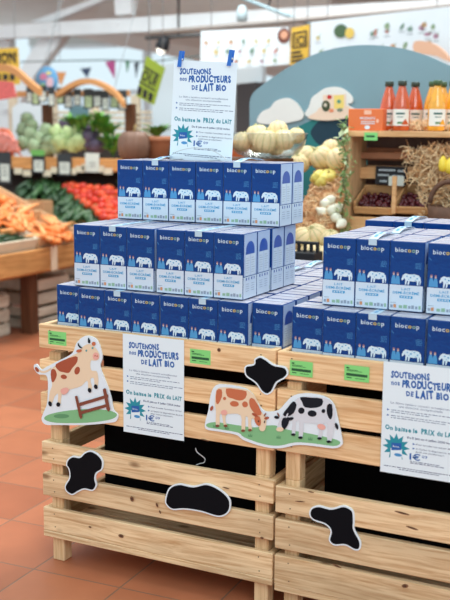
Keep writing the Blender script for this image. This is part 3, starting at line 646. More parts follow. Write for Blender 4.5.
# white cord hanging below the left crate's upper boards
CORD = mat('white_cord', (220, 222, 224), .5)
mb = MB(); mb.tube([aty(u, v, .028) for u, v in spline([(195.5, 448), (197, 452), (202, 456), (205, 459), (204, 462.5), (200, 463.5), (196, 465)], 4, False)], .0012, CORD, 6)
solo(mb, 'cord', 'thin white cord hanging between the boards of the left crates', 'cord')

# ------------------------------------------------------------ left produce table
def thing_copy(proto, loc, rot=(0, 0, 0), scale=1, label=None, group=None):
    c = copy_tree(proto); c.location = loc; c.rotation_euler = rot
    c.scale = (scale,)*3 if not isinstance(scale, (tuple, list)) else scale
    if label: c['label'] = label
    if group: c['group'] = group
    return c
TX = -2.27
tb = empty('produce_table', (-2.8, 2.6, 0), 'low wooden produce table with a thick front board, left of the milk', 'table')
mb = MB(); mb.bbox((TX-.04, 1.2, .45), (TX, 3.62, .605), OY, .006); mb.build('front_board', tb)
mb = MB(); mb.bbox((-3.45, 3.58, .45), (TX-.045, 3.62, .605), OX, .006); mb.build('side_board', tb)
mb = MB(); p = atx(53, 247, TX+.001); mb.bbox((TX+.001, p.y-.03, .445), (TX+.016, p.y+.03, .612), mat('pale_batten', (232, 206, 176), .7), .003); mb.build('batten', tb)
mb = MB(); mb.bbox((-3.45, 1.2, .43), (TX-.045, 3.575, .448), OX, .003); mb.build('table_bottom', tb)
for y in (1.5, 3.06):
    for x in (-2.47, -3.4):
        mb = MB(); mb.bbox((x, y, 0), (x+.09, y+.09, .429), DARKW, .004); mb.build('leg', tb)
# white slatted crates below the table
def slat_crate(name, x0, y0, z0, sx, sy, sz, label, m, group=None, nsl=3):
    r = empty(name, (x0+sx/2, y0+sy/2, z0), label, 'crate', group)
    h = sz/nsl
    for k in range(nsl):
        a, b = z0+k*h+.004, z0+(k+1)*h-.018
        mb = MB()
        for q in ((x0, y0, x0+sx, y0+.012), (x0, y0+sy-.012, x0+sx, y0+sy), (x0, y0+.012, x0+.012, y0+sy-.012), (x0+sx-.012, y0+.012, x0+sx, y0+sy-.012)):
            mb.bbox((q[0], q[1], a), (q[2], q[3], b), m, .002, seg=1)
        mb.build('slat_row', r)
    for q in ((x0+.013, y0+.013), (x0+sx-.043, y0+.013), (x0+.013, y0+sy-.043), (x0+sx-.043, y0+sy-.043)): mb = MB(); mb.box((q[0], q[1], z0+.013), (q[0]+.03, q[1]+.03, z0+sz), m); mb.build('corner_block', r)
    mb = MB(); mb.box((x0+.013, y0+.013, z0+.004), (x0+sx-.013, y0+sy-.013, z0+.012), m); mb.build('bottom', r)
    return r
slat_crate('slatted_crate', -3.0, 2.30, 0, .5, .68, .30, 'pale slatted crate under the left end of the produce table', GREYX, 'slatted crates under the produce table')
slat_crate('slatted_crate', -3.0, 3.20, 0, .56, .40, .17, 'pale slatted crate under the right end of the produce table, lower of two', GREYX, 'slatted crates under the produce table', 2)
slat_crate('slatted_crate', -3.0, 3.20, .172, .56, .40, .20, 'pale slatted crate under the right end of the produce table, upper of two', GREYX, 'slatted crates under the produce table', 2)
slat_crate('slatted_crate', -3.2, 4.2, 0, .9, .40, .36, 'pale slatted crate on the floor behind the produce table', GREYX, 'slatted crates under the produce table', 3)

# sloped display surface: rises towards -x
SL = .42
PN = Vector((SL, 0, 1))
def tp(u, v, lift=0): return atplane(u, v, (TX-.04, 0, .60+lift), PN)
CARD = mat('cardboard', (196, 150, 108), .8, .06, 6); CARDL = mat('cardboard_light', (224, 184, 140), .8, .05, 6); PALEW = mat('pale_crate', (232, 216, 190), .7, .05, 6)
RT = Matrix.Rotation(math.atan(SL), 4, 'Y')
def tilted_tray(pa, pb, depth_, h, label, m, name='produce_box', group=None, base=.0, t=.012):
    # long lower edge pa->pb on the slope, extends uphill by depth_
    pa, pb = Vector(pa), Vector(pb); ex = (pb-pa).normalized(); L_ = (pb-pa).length
    n = PN.normalized(); up = n.cross(ex).normalized()
    if up.z < 0: up = -up
    M = Matrix((( ex.x, up.x, n.x, pa.x), (ex.y, up.y, n.y, pa.y), (ex.z, up.z, n.z, pa.z), (0, 0, 0, 1)))
    if M.to_3x3().determinant() < 0: pass
    r = empty(name, pa, label, 'box', group)
    mb = MB(); mb.box((0, 0, base), (L_, depth_, base+.008), m, M); mb.build('bottom', r)
    for q in ((0, 0, L_, t), (0, depth_-t, L_, depth_), (0, t, t, depth_-t), (L_-t, t, L_, depth_-t)):
        mb = MB(); mb.bbox((q[0], q[1], base+.008), (q[2], q[3], base+h), m, .003, M, 1); mb.build('side_panel', r)
    return r, M
mb = MB(); a = Vector((TX-.05, 1.2, .604)); 
mb.add([(TX-.05, 1.2, .55), (TX-.05, 3.57, .55), (-3.45, 3.57, .55+SL*1.13), (-3.45, 1.2, .55+SL*1.13), (TX-.05, 1.2, .45), (TX-.05, 3.57, .45), (-3.45, 3.57, .45), (-3.45, 1.2, .45)],
       [(0,3,2,1),(4,5,6,7),(0,1,5,4),(1,2,6,5),(2,3,7,6),(3,0,4,7)], OX); mb.build('sloping_shelf', tb)
# trays
q0, q1 = Vector((-2.34, 1.75, .60)), Vector((-2.34, 2.62, .60))
tilted_tray((-2.33, 2.56, .60), (-2.33, 3.06, .60), .36, .085, 'pale wooden tray of cucumbers at the front of the produce table', PALEW, 'produce_tray')
tilted_tray((-2.33, 3.08, .60), (-2.33, 3.55, .60), .38, .085, 'cardboard box of carrots at the right end of the produce table', CARDL)
tilted_tray((-2.74, 2.45, .60+.42*SL), (-2.74, 3.55, .60+.42*SL), .55, .085, 'wide cardboard box heaped with carrots at the back of the produce table', CARDL)
# free standing cardboard boxes behind
def carton_box(u, v, y, w_, d_, h, label, rz=.2, m=CARD):
    p = aty(u, v, y); r = empty('cardboard_box', p, label, 'box', 'cardboard boxes behind the carrots', world=False); r.rotation_euler = (0, 0, rz)
    for q in ((-w_/2, 0, w_/2, .01), (-w_/2, d_-.01, w_/2, d_), (-w_/2, .01, -w_/2+.01, d_-.01), (w_/2-.01, .01, w_/2, d_-.01)):
        mb = MB(); mb.box((q[0], q[1], 0), (q[2], q[3], h), m); mb.build('side_panel', r)
    mb = MB(); mb.box((-w_/2+.01, .01, 0), (w_/2-.01, d_-.01, .01), m); mb.build('bottom', r)
    mb = MB(); mb.box((-.05, -.002, h*.3), (.05, -.0005, h*.7), mat('box_print', (120, 92, 70), .8)); mb.build('printed_patch', r)
carton_box(26, 224, 3.66, .28, .2, .17, 'brown cardboard box with a dark print behind the carrots', .25)
carton_box(60, 236, 3.66, .26, .16, .08, 'open cardboard box at the right behind the carrots', -.35, CARDL)

CARR = mat('carrot', (236, 134, 62), .55, .12, 20, objvar=.12); CARR2 = mat('carrot_light', (246, 168, 104), .55, .1, 20, objvar=.1)
def carrot_proto(m, name):
    mb = MB(); n = 9; L_ = .2
    mb.tube([(L_*i/n, .006*math.sin(i*.7), 0) for i in range(n+1)], [.011, .017, .0185, .018, .0165, .0145, .012, .009, .006, .002], m, 8)
    o = mb.build(name); return o
ca = [carrot_proto(CARR, 'carrot'), carrot_proto(CARR2, 'carrot')]
for o in ca: tag(o, 'orange carrot lying in the heap on the produce table', 'carrot', 'carrots heaped on the produce table')
def in_poly(x, y, P_):
    c = False
    for i in range(len(P_)):
        (x0, y0), (x1, y1) = P_[i-1], P_[i]
        if (y0 > y) != (y1 > y) and x < (x1-x0)*(y-y0)/(y1-y0)+x0: c = not c
    return c
def scatter(poly, n, fn, mind=4):
    xs = [p[0] for p in poly]; ys = [p[1] for p in poly]; got = []; t = 0
    while len(got) < n and t < n*200:
        t += 1; x, y = random.uniform(min(xs), max(xs)), random.uniform(min(ys), max(ys))
        if in_poly(x, y, poly) and all((x-a)**2+(y-b)**2 > mind*mind for a, b in got): got.append((x, y))
    got.sort(key=lambda q: q[1])
    for x, y in got: fn(x, y)
first = [True]*8
def place(protos, i, loc, rot, s):
    pr = protos[i % len(protos)]
    if not pr.get('used'): pr['used'] = 1; pr.location = loc; pr.rotation_euler = rot; pr.scale = (s, s, s); return pr
    c = pr.copy(); COL.objects.link(c); c.location = loc; c.rotation_euler = rot; c.scale = (s, s, s)
    for ch in [k for k in bpy.data.objects if k.parent is pr]:
        d = ch.copy(); COL.objects.link(d); d.parent = c
    return c
cnt = [0]
def put_carrot(u, v):
    cnt[0] += 1; p = tp(u, v, .085+random.uniform(-.01, .03)); place(ca, random.randrange(2), p, (random.uniform(0, 6), .0+random.uniform(-.3, .3), random.gauss(2.6, .5)), random.uniform(.9, 1.15))
scatter([(-6, 198), (6, 196), (20, 206), (36, 220), (42, 228), (30, 231), (14, 230), (2, 228), (-8, 226)], 88, put_carrot, 2.2)
scatter([(42, 226), (56, 220), (70, 232), (70, 240), (56, 243), (44, 238)], 36, put_carrot, 2.2)
CUC = mat('cucumber', (48, 78, 46), .45, .2, 14, objvar=.25); CUCD = mat('courgette', (58, 92, 52), .4, .25, 18, objvar=.25)
def cuke(m, name, r=.022, L_=.22):
    mb = MB(); n = 8; mb.tube([(L_*i/n, .012*math.sin(i/n*PI), 0) for i in range(n+1)], [r*.3, r*.8, r*.95, r, r, r, r*.98, r*.85, r*.35], m, 10)
    mb.tube([(-.012, 0, 0), (.004, .001, 0)], .006, mat('stem_green', (120, 140, 80), .6), 6); return mb.build(name)
cu1 = cuke(CUC, 'cucumber'); tag(cu1, 'dark green cucumber lying in the pale tray', 'cucumber', 'cucumbers in the pale tray')
for k in range(12):
    kk = k % 6; p = Vector((-2.375-.045*kk, 2.60+.22*(k//6)+.01*(kk % 2), .655+.045*kk*SL)); place([cu1], 0, p, (0, 0, PI/2-.06+random.uniform(-.08, .08)), .95)
# the middle tier: courgettes, tomatoes under the shelf
TY, TZ, TS = 3.95, .72, .75
tier = empty('display_tier', (-2.7, 4.2, 0), 'sloping dark wooden tier of courgettes and tomatoes under the upper shelf', 'shelf')
mb = MB(); mb.add([(-3.7, TY, TZ-.03), (-1.6, TY, TZ-.03), (-1.6, TY+.5, TZ-.03+TS*.5), (-3.7, TY+.5, TZ-.03+TS*.5), (-3.7, TY, TZ-.07), (-1.6, TY, TZ-.07), (-1.6, TY+.5, TZ-.07+TS*.5), (-3.7, TY+.5, TZ-.07+TS*.5)],
       [(0,1,2,3),(7,6,5,4),(0,4,5,1),(1,5,6,2),(2,6,7,3),(3,7,4,0)], mat('dark_tier', (44, 34, 28), .8)); mb.build('sloping_board', tier)
mb = MB(); mb.bbox((-3.7, TY-.045, TZ-.10), (-1.6, TY-.005, TZ), OX, .004); mb.build('front_board', tier)
for x in (-3.68, -1.66):
    mb = MB(); mb.bbox((x, TY, 0), (x+.06, TY+.06, TZ-.075), DARKW, .003); mb.build('leg', tier)
def tt(u, v, lift=0): return atplane(u, v, (0, TY, TZ+lift), (0, -TS, 1))
cz = [cuke(CUCD, 'courgette', .026, .2), cuke(CUC, 'courgette', .024, .2)]
for o in cz: tag(o, 'dark green courgette lying in the heap left of the tomatoes', 'courgette', 'courgettes heaped under the upper shelf')
scatter([(26, 178), (50, 176), (66, 186), (76, 196), (96, 212), (106, 222), (70, 222), (48, 216), (36, 204)], 95, lambda u, v: place(cz, random.randrange(2), tt(u, v, .02+random.uniform(-.01, .02)), (random.uniform(0, 6), random.uniform(.2, .6), random.gauss(-.9, .5)), random.uniform(.8, 1)), 2.6)
scatter([(118, 176), (150, 176), (150, 222), (112, 222)], 24, lambda u, v: place(cz, 0, tt(u, v, .02), (0, .4, random.gauss(1, .5)), .9), 4)
TOM = mat('tomato', (222, 58, 36), .3, .08, 10, objvar=.16); TOM2 = mat('tomato_orange', (236, 88, 48), .3, .08, 10, objvar=.12)
def tomato(m):
    mb = MB(); mb.lathe([(.001, -.030), (.018, -.029), (.030, -.018), (.036, 0), (.033, .016), (.022, .026), (.008, .025), (.001, .022)], m, 14, ripple=(5, .04)); o = mb.build('tomato')
    c = MB(); G_ = mat('calyx_green', (70, 120, 56), .6)
    for i in range(5):
        a = 2*PI*i/5; c.add([(.003*math.cos(a+1.3), .003*math.sin(a+1.3), .026), (.018*math.cos(a), .018*math.sin(a), .029), (.003*math.cos(a-1.3), .003*math.sin(a-1.3), .026)], [(0, 1, 2)], G_)
    c.tube([(0, 0, .024), (.002, 0, .036)], .002, G_, 5); c.build('stem', o); return o
tm = [tomato(TOM), tomato(TOM2)]
for o in tm: tag(o, 'red tomato in the heap right of the courgettes', 'tomato', 'tomatoes heaped under the upper shelf')
scatter([(66, 186), (78, 184), (92, 188), (106, 188), (124, 190), (126, 224), (108, 222), (98, 212), (78, 198)], 75, lambda u, v: place(tm, random.randrange(2), tt(u, v, .035+random.uniform(-.01, .02)), (random.uniform(-.5, .5), random.uniform(-.5, .5), random.uniform(0, 6)), random.uniform(.95, 1.15)), 4.6)
# the upper shelf
SY = 4.2; SZ = 1.175
us = empty('produce_shelf', (-2.6, 4.5, 0), 'wooden upper shelf carrying cabbages and lettuces, price cards clipped to its edge', 'shelf')
e0, e1 = aty(11, 151, SY), aty(200, 151, SY)
mb = MB(); mb.bbox((e0.x, SY, SZ-.09), (e1.x, SY+.025, SZ+.01), OX, .004); mb.build('edge_board', us)
mb = MB(); mb.bbox((e0.x-.6, SY+.026, SZ-.04), (e1.x, SY+.62, SZ-.015), OX, .004); mb.build('shelf_board', us)
mb = MB(); mb.bbox((e0.x-.6, SY+.72, .1), (e1.x, SY+.76, SZ-.1), mat('dark_panel', (38, 30, 26), .9), .004); mb.build('back_panel', us)
for u in (47, 130):
    a = aty(u, 130, SY+.66); mb = MB(); mb.bbox((a.x-.04, SY+.64, 0), (a.x+.04, SY+.70, 1.62), DARKW, .004); mb.build('post', us)
# arched wooden rails over the stand
ARCH = mat('arch_wood', (196, 138, 84), .6, .06, 5)
def arch(pts, th, y, label):
    o = [aty(u, v, y) for u, v in pts]; mb = MB(); ou = spline([(p.x, p.z) for p in o], 5, False); inn = [(x, z-th) for x, z in ou]
    mb.prism(ou+inn[::-1], y, y+.06, ARCH); solo(mb, 'wooden_arch', label, 'arch', 'curved wooden arches over the vegetables')
arch([(56, 92), (68, 84), (80, 79), (92, 79), (106, 85), (116, 93), (122, 102)], .045, 4.6, 'curved wooden arch over the cabbages, left of the green banner')
arch([(-12, 64), (4, 64), (16, 69), (26, 78), (38, 88)], .06, 4.4, 'curved wooden arch at the left picture edge')
mb = MB(); a = aty(16, 86, 4.75); b = aty(128, 90, 4.75); mb.bbox((a.x, 4.75, b.z-.05), (b.x, 4.79, b.z), ARCH, .004); hr = empty('hanging_rail', (a.x, 4.77, b.z-.05), 'straight wooden rail carrying the row of small price cards', 'rail'); mb.build('rail', hr)
for x in (a.x+.2, b.x-.15): mb = MB(); mb.tube([(x, 4.77, b.z-.002), (x, 5.55, 3.27)], .003, mat('cord_grey', (140, 146, 148), .6), 5); mb.build('hanging_cord', hr)
DCARD = mat('slate_card', (52, 56, 58), .7, .1, 30); LCARD = mat('card_face', (222, 226, 214), .7); GCARD = mat('card_green', (192, 208, 160), .7)
def pcard(u, v, y, w_, h, m1, m2, label, group, rz=0):
    p = aty(u, v, y); r = empty('price_card', p, label, 'price card', group, world=False); r.rotation_euler = (0, 0, rz)
    mb = MB(); mb.box((-w_/2, 0, -h), (w_/2, .004, 0), m1); mb.build('card', r)
    mb = MB(); mb.box((-w_*.32, -.003, -h*.92), (w_*.38, -.0005, -h*.38), m2)
    for k in range(3): mb.box((-w_*.2, -.0036, -h*(.5+.12*k)), (w_*.25, -.0031, -h*(.47+.12*k)), mat('card_line', (90, 96, 96), .7))
    mb.build('printed_face', r)
us_ = [29, 35.5, 42, 51, 60, 68, 77, 88, 97, 105, 114, 122]
for i, u in enumerate(us_): pcard(u, 84.5+random.uniform(0, 2.5)+i*.45, 4.70, .085 if i % 3 else .07, .165 if i % 2 else .14, DCARD, [LCARD, GCARD, LCARD][i % 3], 'small slate price card hanging in the row under the arches', 'price cards hanging in a row', random.uniform(-.2, .2))
for i, (u, v, w_, h, a, b) in enumerate(((4, 152, .13, .26, DCARD, LCARD), (38, 152, .13, .17, DCARD, LCARD), (64, 154, .14, .17, DCARD, LCARD), (92, 153, .13, .15, LCARD, LCARD))):
    pcard(u, v, SY-.012, w_, h, a, b, ['slate and white price card at the left end of the upper shelf', 'dark price card with green top on the upper shelf edge', 'dark price card on the upper shelf edge below the cabbages', 'pale price card on the upper shelf edge below the red cabbage'][i], 'price cards on the upper shelf edge')
mb = MB(); p = aty(38, 150, SY-.018); mb.box((p.x-.065, SY-.024, p.z-.045), (p.x+.065, SY-.019, p.z), mat('bright_green_card', (110, 180, 90), .7)); solo(mb, 'green_label', 'small green strip above a dark price card on the shelf edge', 'label')
for i, (u, v) in enumerate(((18, 168), (27, 170), (47, 170), (55, 167), (72, 168), (80, 166), (86, 164), (100, 166), (108, 168))):
    p = aty(u, v, SY-.01); mb = MB(); mb.box((p.x-.04, SY-.012, p.z-.05), (p.x+.04, SY-.009, p.z), mat('cream_ticket', (226, 214, 186), .7), None); o = solo(mb, 'paper_ticket', 'small cream paper ticket hanging below the upper shelf edge', 'ticket', 'cream paper tickets below the upper shelf')
# heads of vegetables
def leafball(name, m, m2, r=.09, n=18, curl=.25, elong=1, child='outer_leaves'):
    core = MB(); core.ball((0, 0, r*elong*.9), (r*.86, r*.86, r*.86*elong), m2, 14, 10, jit=.02); o = core.build(name)
    mb = MB()
    for i in range(n):
        a = i*2.399; t = i/n; el = -.2+1.3*t; R_ = r*(1.08-.12*t); w_ = .75-.2*t; V = []; F = []
        for k in range(5):
            e_ = el-.55+k*.33
            for j in range(5):
                q = a+(j-2)*.25*w_*1.6; rr = R_*(1+curl*max(0, (k-2))*.10+random.uniform(-.02, .02)+.04*abs(j-2)*curl)
                V.append((rr*math.cos(e_)*math.cos(q), rr*math.cos(e_)*math.sin(q), r*elong*.9+rr*elong*math.sin(e_)))
        for k in range(4):
            for j in range(4): F.append((k*5+j, k*5+j+1, (k+1)*5+j+1, (k+1)*5+j))
        mb.add(V, F, m, True)
    mb.build(child, o); return o
def put(o, p, rot=(0, 0, 0), s=1): o.location = p; o.rotation_euler = rot; o.scale = (s,)*3; return o
LG = mat('leaf_light', (190, 208, 146), .6, .15, 14, objvar=.08); LG2 = mat('leaf_pale', (206, 220, 160), .6, .1, 10); AG = mat('artichoke_green', (150, 168, 130), .6, .2, 16, objvar=.12); AG2 = mat('artichoke_dark', (96, 116, 80), .6)
RC = mat('red_cabbage', (84, 70, 92), .45, .3, 10, objvar=.1); RC2 = mat('red_cabbage_core', (110, 84, 116), .5); DG = mat('leaf_fresh', (96, 150, 58), .6, .25, 20, objvar=.12)
ypos = SY+.25
def onshelf(u, v, y=ypos): return aty(u, v, y)
arti = leafball('artichoke', AG, AG2, .055, 34, .8, 1.15, 'leaves')
tag(arti, 'green artichoke in the heap at the left of the upper shelf', 'artichoke', 'artichokes heaped on the upper shelf')
AP = [(26, 142), (36, 146), (46, 147), (30, 134), (40, 138), (50, 141), (22, 128), (33, 124), (44, 130), (54, 134), (57, 146), (26, 118)]
def pile(proto, pts, s, yo=0):
    for i, (u, v) in enumerate(pts):
        p = onshelf(u, v+8, ypos+(150-v)*.005+yo); rot = (random.uniform(-.5, .2), random.uniform(-.4, .4), random.uniform(0, 6))
        place([proto], 0, p, rot, s*random.uniform(.92, 1.08))
pile(arti, AP, .92)
lett = leafball('lettuce', LG, LG2, .085, 20, 1.2, .9, 'outer_leaves'); tag(lett, 'pale green lettuce head in the middle of the upper shelf', 'lettuce', 'lettuce heads on the upper shelf')
pile(lett, [(62, 142), (73, 144), (80, 141), (68, 133), (77, 131), (60, 131)], .78)
rc = leafball('red_cabbage', RC, RC2, .075, 16, .5, .95, 'outer_leaves'); tag(rc, 'purple red cabbage on the upper shelf', 'red cabbage', 'red cabbages on the upper shelf')
pile(rc, [(90, 143), (98, 144), (84, 129), (74, 124), (66, 124), (92, 136)], .85)
def leafy(name, m, n, R_, H_, wd, part='leaves'):
    mb = MB()
    for i in range(n):
        a = random.uniform(0, 2*PI); lean = random.uniform(.1, 1)*R_; h = H_*random.uniform(.6, 1); w_ = wd*random.uniform(.6, 1.2); V = []; F = []
        for k in range(6):
            t = k/5; x = lean*t**1.5; z = h*(t-.25*t*t*1.4); ww = w_*math.sin(PI*min(1, .12+.85*t))*(1-.3*t)
            for j in (-1, 0, 1): V.append((x*math.cos(a)-j*ww*math.sin(a), x*math.sin(a)+j*ww*math.cos(a), z+abs(j)*ww*.35+random.uniform(-.003, .003)))
        for k in range(5):
            for j in range(2): F.append((k*3+j, k*3+j+1, (k+1)*3+j+1, (k+1)*3+j))
        mb.add(V, F, m, True)
    return mb.build(name)
gr = leafy('leafy_greens', DG, 46, .13, .20, .026); tag(gr, 'bunch of fresh leafy greens at the right of the upper shelf', 'leafy greens', 'bunches of leafy greens on the upper shelf')
for u, v in ((78, 124), (85, 120), (93, 124), (100, 126), (107, 132), (113, 128), (108, 142), (117, 140), (113, 148), (72, 120), (98, 118), (106, 122)):
    place([gr], 0, onshelf(u, v+8, ypos-.02), (random.uniform(-.3, .1), random.uniform(-.3, .3), random.uniform(0, 6)), random.uniform(.75, .95))
lk = MB()
for i in range(5):
    a = i*.03; lk.tube([(a, 0, 0), (a+.01, .02, .10), (a-.02-.03*i*.3, .06, .22)], [.013, .012, .010], mat('leek_white', (220, 228, 190), .5) if i % 2 else mat('leek_green', (130, 160, 100), .5), 8)
lko = lk.build('leek_bunch'); tag(lko, 'bunch of leeks between the carrots and the artichokes on the upper shelf', 'leeks'); put(lko, onshelf(22, 150), (-.5, -.5, .3), 1.2)
RCAR = mat('red_carrot', (206, 104, 70), .55, .12, 16, objvar=.1)
cb = carrot_proto(RCAR, 'carrot'); tag(cb, 'reddish carrot in the bunch at the left end of the upper shelf', 'carrot', 'reddish carrots on the upper shelf')
for i in range(22): place([cb], 0, onshelf(-6+random.uniform(0, 17), 126+random.uniform(0, 14)+i*.3, ypos-.05), (0, random.uniform(.5, .9), random.uniform(-.5, .1)), 1.1)
RAD = mat('radish_pink', (216, 132, 118), .45, .15, 20, objvar=.15)
rb = MB(); rb.ball((0, 0, 0), (.018, .018, .02), RAD, 10, 7); rb.tube([(0, 0, -.018), (.002, 0, -.035)], [.003, .0005], mat('radish_white', (236, 220, 214), .5), 5); rbo = rb.build('radish'); tag(rbo, 'pink radish in the heap at the left end of the upper shelf', 'radish', 'radishes on the upper shelf')
scatter([(-4, 134), (6, 134), (16, 142), (18, 150), (-4, 150)], 46, lambda u, v: place([rbo], 0, onshelf(u, v, ypos-.12), (random.uniform(0, 3), 0, random.uniform(0, 6)), 1.1), 2.2)
# squashes, pots and plant right of the shelf
def squash(name, m, r, h, rip=8, amp=.07, child=True):
    mb = MB(); mb.lathe([(r*.15, -h*.42), (r*.6, -h*.5), (r*.9, -h*.3), (r, 0), (r*.93, h*.28), (r*.65, h*.46), (r*.2, h*.45), (r*.05, h*.40)], m, 32, ripple=(rip, amp)); o = mb.build(name)
    s = MB(); s.tube([(0, 0, h*.38), (r*.05, 0, h*.55), (r*.15, 0, h*.68)], [r*.1, r*.07, r*.08], mat('squash_stem', (170, 140, 90), .7), 7); s.build('stem', o); return o
sq = squash('pumpkin', mat('brown_squash', (126, 90, 70), .5, .2, 9), .098, .19); put(sq, aty(129, 146, 3.2)); tag(sq, 'dark brown round pumpkin behind the left end of the top milk layer', 'pumpkin')
TC = mat('terracotta_pot', (192, 122, 84), .65, .05, 8)
mb = MB(); mb.lathe([(.001, 0), (.062, 0), (.085, .12), (.086, .121), (.096, .121), (.098, .155), (.088, .155), (.08, .13), (.001, .13)], TC, 24); pt = mb.build('plant_pot'); put(pt, aty(157, 158, 3.0)-Vector((0, 0, .02))); tag(pt, 'terracotta pot with a green plant, left of the upper poster', 'potted plant')
pl = leafy('foliage', DG, 40, .13, .16, .022); pl.parent = pt; pl.location = (0, 0, .13)
mb = MB(); mb.lathe([(.001, 0), (.05, 0), (.072, .12), (.08, .14), (.07, .14), (.001, .11)], mat('orange_pot', (214, 120, 70), .6), 22); po = mb.build('clay_pot'); put(po, aty(239, 158, 2.9)-Vector((0, 0, .03))); tag(po, 'small orange clay pot partly hidden right of the upper poster', 'pot')
st = empty('side_stand', (-.75, 3.05, 0), 'dark wooden stand behind the milk stack carrying the pot and the pumpkin', 'stand')
pz = aty(157, 158, 3.0).z-.02
mb = MB(); xa = aty(118.5, 150, 2.78).x; xb = aty(250, 150, 3.1).x; mb.bbox((xa, 2.78, pz-.034), (xb, 3.36, pz-.004), DARKW, .004); mb.build('top_board', st)
for x in (xa+.02, xb-.08):
    for y in (2.8, 3.28): mb = MB(); mb.bbox((x, y, 0), (x+.06, y+.06, pz-.035), DARKW, .004); mb.build('leg', st)
sq.location = (xa+.075, 2.84, pz+.096); pt.location.z = pz; po.location.z = pz

# ------------------------------------------------------------ things further back on the left
def banner(name, pts, y, m, label, cat='banner', group=None, th=.006):
    o = [aty(u, v, y) for u, v in pts]; mb = MB(); mb.prism([(p.x, p.z) for p in o], y, y+th, m)
    r = empty(name, o[0], label, cat, group); mb.build('cloth', r)
    top2 = sorted(o, key=lambda q: -q.z)[:2]
    mb = MB(); p = top2[0].lerp(top2[1], .12); mb.tube([p+Vector((0, .003, -.01)), Vector((p.x, y+.003, 3.3))], .003, mat('cord_grey', (140, 146, 148), .6), 5); mb.build('hanging_cord', r)
    mb = MB(); p = top2[0].lerp(top2[1], .88); mb.tube([p+Vector((0, .003, -.01)), Vector((p.x, y+.003, 3.3))], .003, mat('cord_grey', (140, 146, 148), .6), 5); mb.build('hanging_cord', r)
    return r
YEL = mat('banner_yellow', (214, 172, 62), .75, .05, 5); GRN = mat('banner_green', (146, 166, 52), .75, .05, 5); LET = mat('banner_letters', (46, 42, 40), .8)
def banner_text(r, pts, y, s, u, v, h, w_, rot, name='lettering'):
    p = aty(u, v, y); sc = (aty(u+1, v, y)-p).length; t = MB(); text(t, s, p.x, p.z, h*sc, LET, y-.004, w_*sc*1.0, .03, 0, rot); t.build(name, r)
yb = 4.9
r = banner('hanging_banner', [(-8, 49), (18, 47.5), (20, 84), (-8, 88)], yb, YEL, 'yellow hanging banner reading NON at the left picture edge')
banner_text(r, None, yb, 'NON', -6, 64, 8.5, 22, .03)
mb = MB()
for v0 in (54, 68): a, b = aty(-6, v0+.5, yb), aty(17, v0-.5, yb); mb.box((a.x, yb-.004, a.z-.012), (b.x, yb-.002, a.z), LET)
for k in range(3): a, b = aty(-4+k*7, 74, yb), aty(1+k*7, 80, yb); mb.box((a.x, yb-.004, b.z), (b.x, yb-.002, a.z), LET)
mb.build('printed_bars', r)
yg = 4.2
r = banner('hanging_banner', [(146.5, 56), (165, 68), (154, 105), (136, 96)], yg, GRN, 'green hanging banner reading OUI, tilted, left of the upper poster')
banner_text(r, None, yg, 'OUI', 140.5, 79, 9, 15.5, -.42)
mb = MB()
def bar(pts): mb.decal([(aty(u, v, yg).x, aty(u, v, yg).z) for u, v in pts], yg-.003, LET)
bar([(144, 65.5), (160, 75), (159.5, 76.5), (143.5, 67)]); bar([(139.5, 80.5), (155.5, 90), (155, 91.5), (139, 82)])
for k in range(3): bar([(138.5+k*5.5, 85.5+k*3.2), (142.5+k*5.5, 88+k*3.2), (140.5+k*5.5, 96+k*3), (137+k*5.5, 94+k*3)])
mb.build('printed_bars', r)
# bunting
ys = 6.4
mb = MB(); mb.tube([aty(u, v, ys) for u, v in ((20, 62), (60, 61), (110, 60), (150, 62), (200, 56))], .007, mat('string', (90, 110, 110), .7), 5); bun = empty('bunting', aty(20, 62, ys), 'string of small coloured pennants hanging across the window', 'bunting'); mb.build('string', bun)
for u_ in (60, 150):
    q = aty(u_, 61, ys); mb = MB(); mb.tube([q, Vector((q.x, q.y, 3.25))], .003, mat('cord_grey', (140, 146, 148), .6), 5); mb.build('hanging_cord', bun)
for (pts, c, lb) in (([(55, 72), (66, 72), (61, 86)], (222, 150, 92), 'orange triangular pennant above the arch'), ([(80, 68.5), (91, 67.5), (87, 78)], (58, 70, 96), 'navy triangular pennant above the arch'),
                     ([(105, 62), (115, 60), (114.5, 79)], (170, 72, 124), 'purple triangular pennant right of the navy one'), ([(125, 60), (130, 60), (127, 73)], (84, 130, 100), 'small green pennant seen edge-on'), ([(134, 63), (139, 62), (136, 78)], (60, 66, 74), 'small black pennant left of the green banner')):
    o = [aty(u, v, ys) for u, v in pts]; mb = MB(); mb.prism([(p.x, p.z) for p in o], ys, ys+.006, mat('pennant_%d' % c[0], c, .7)); mb.build('pennant', bun)['label'] = lb
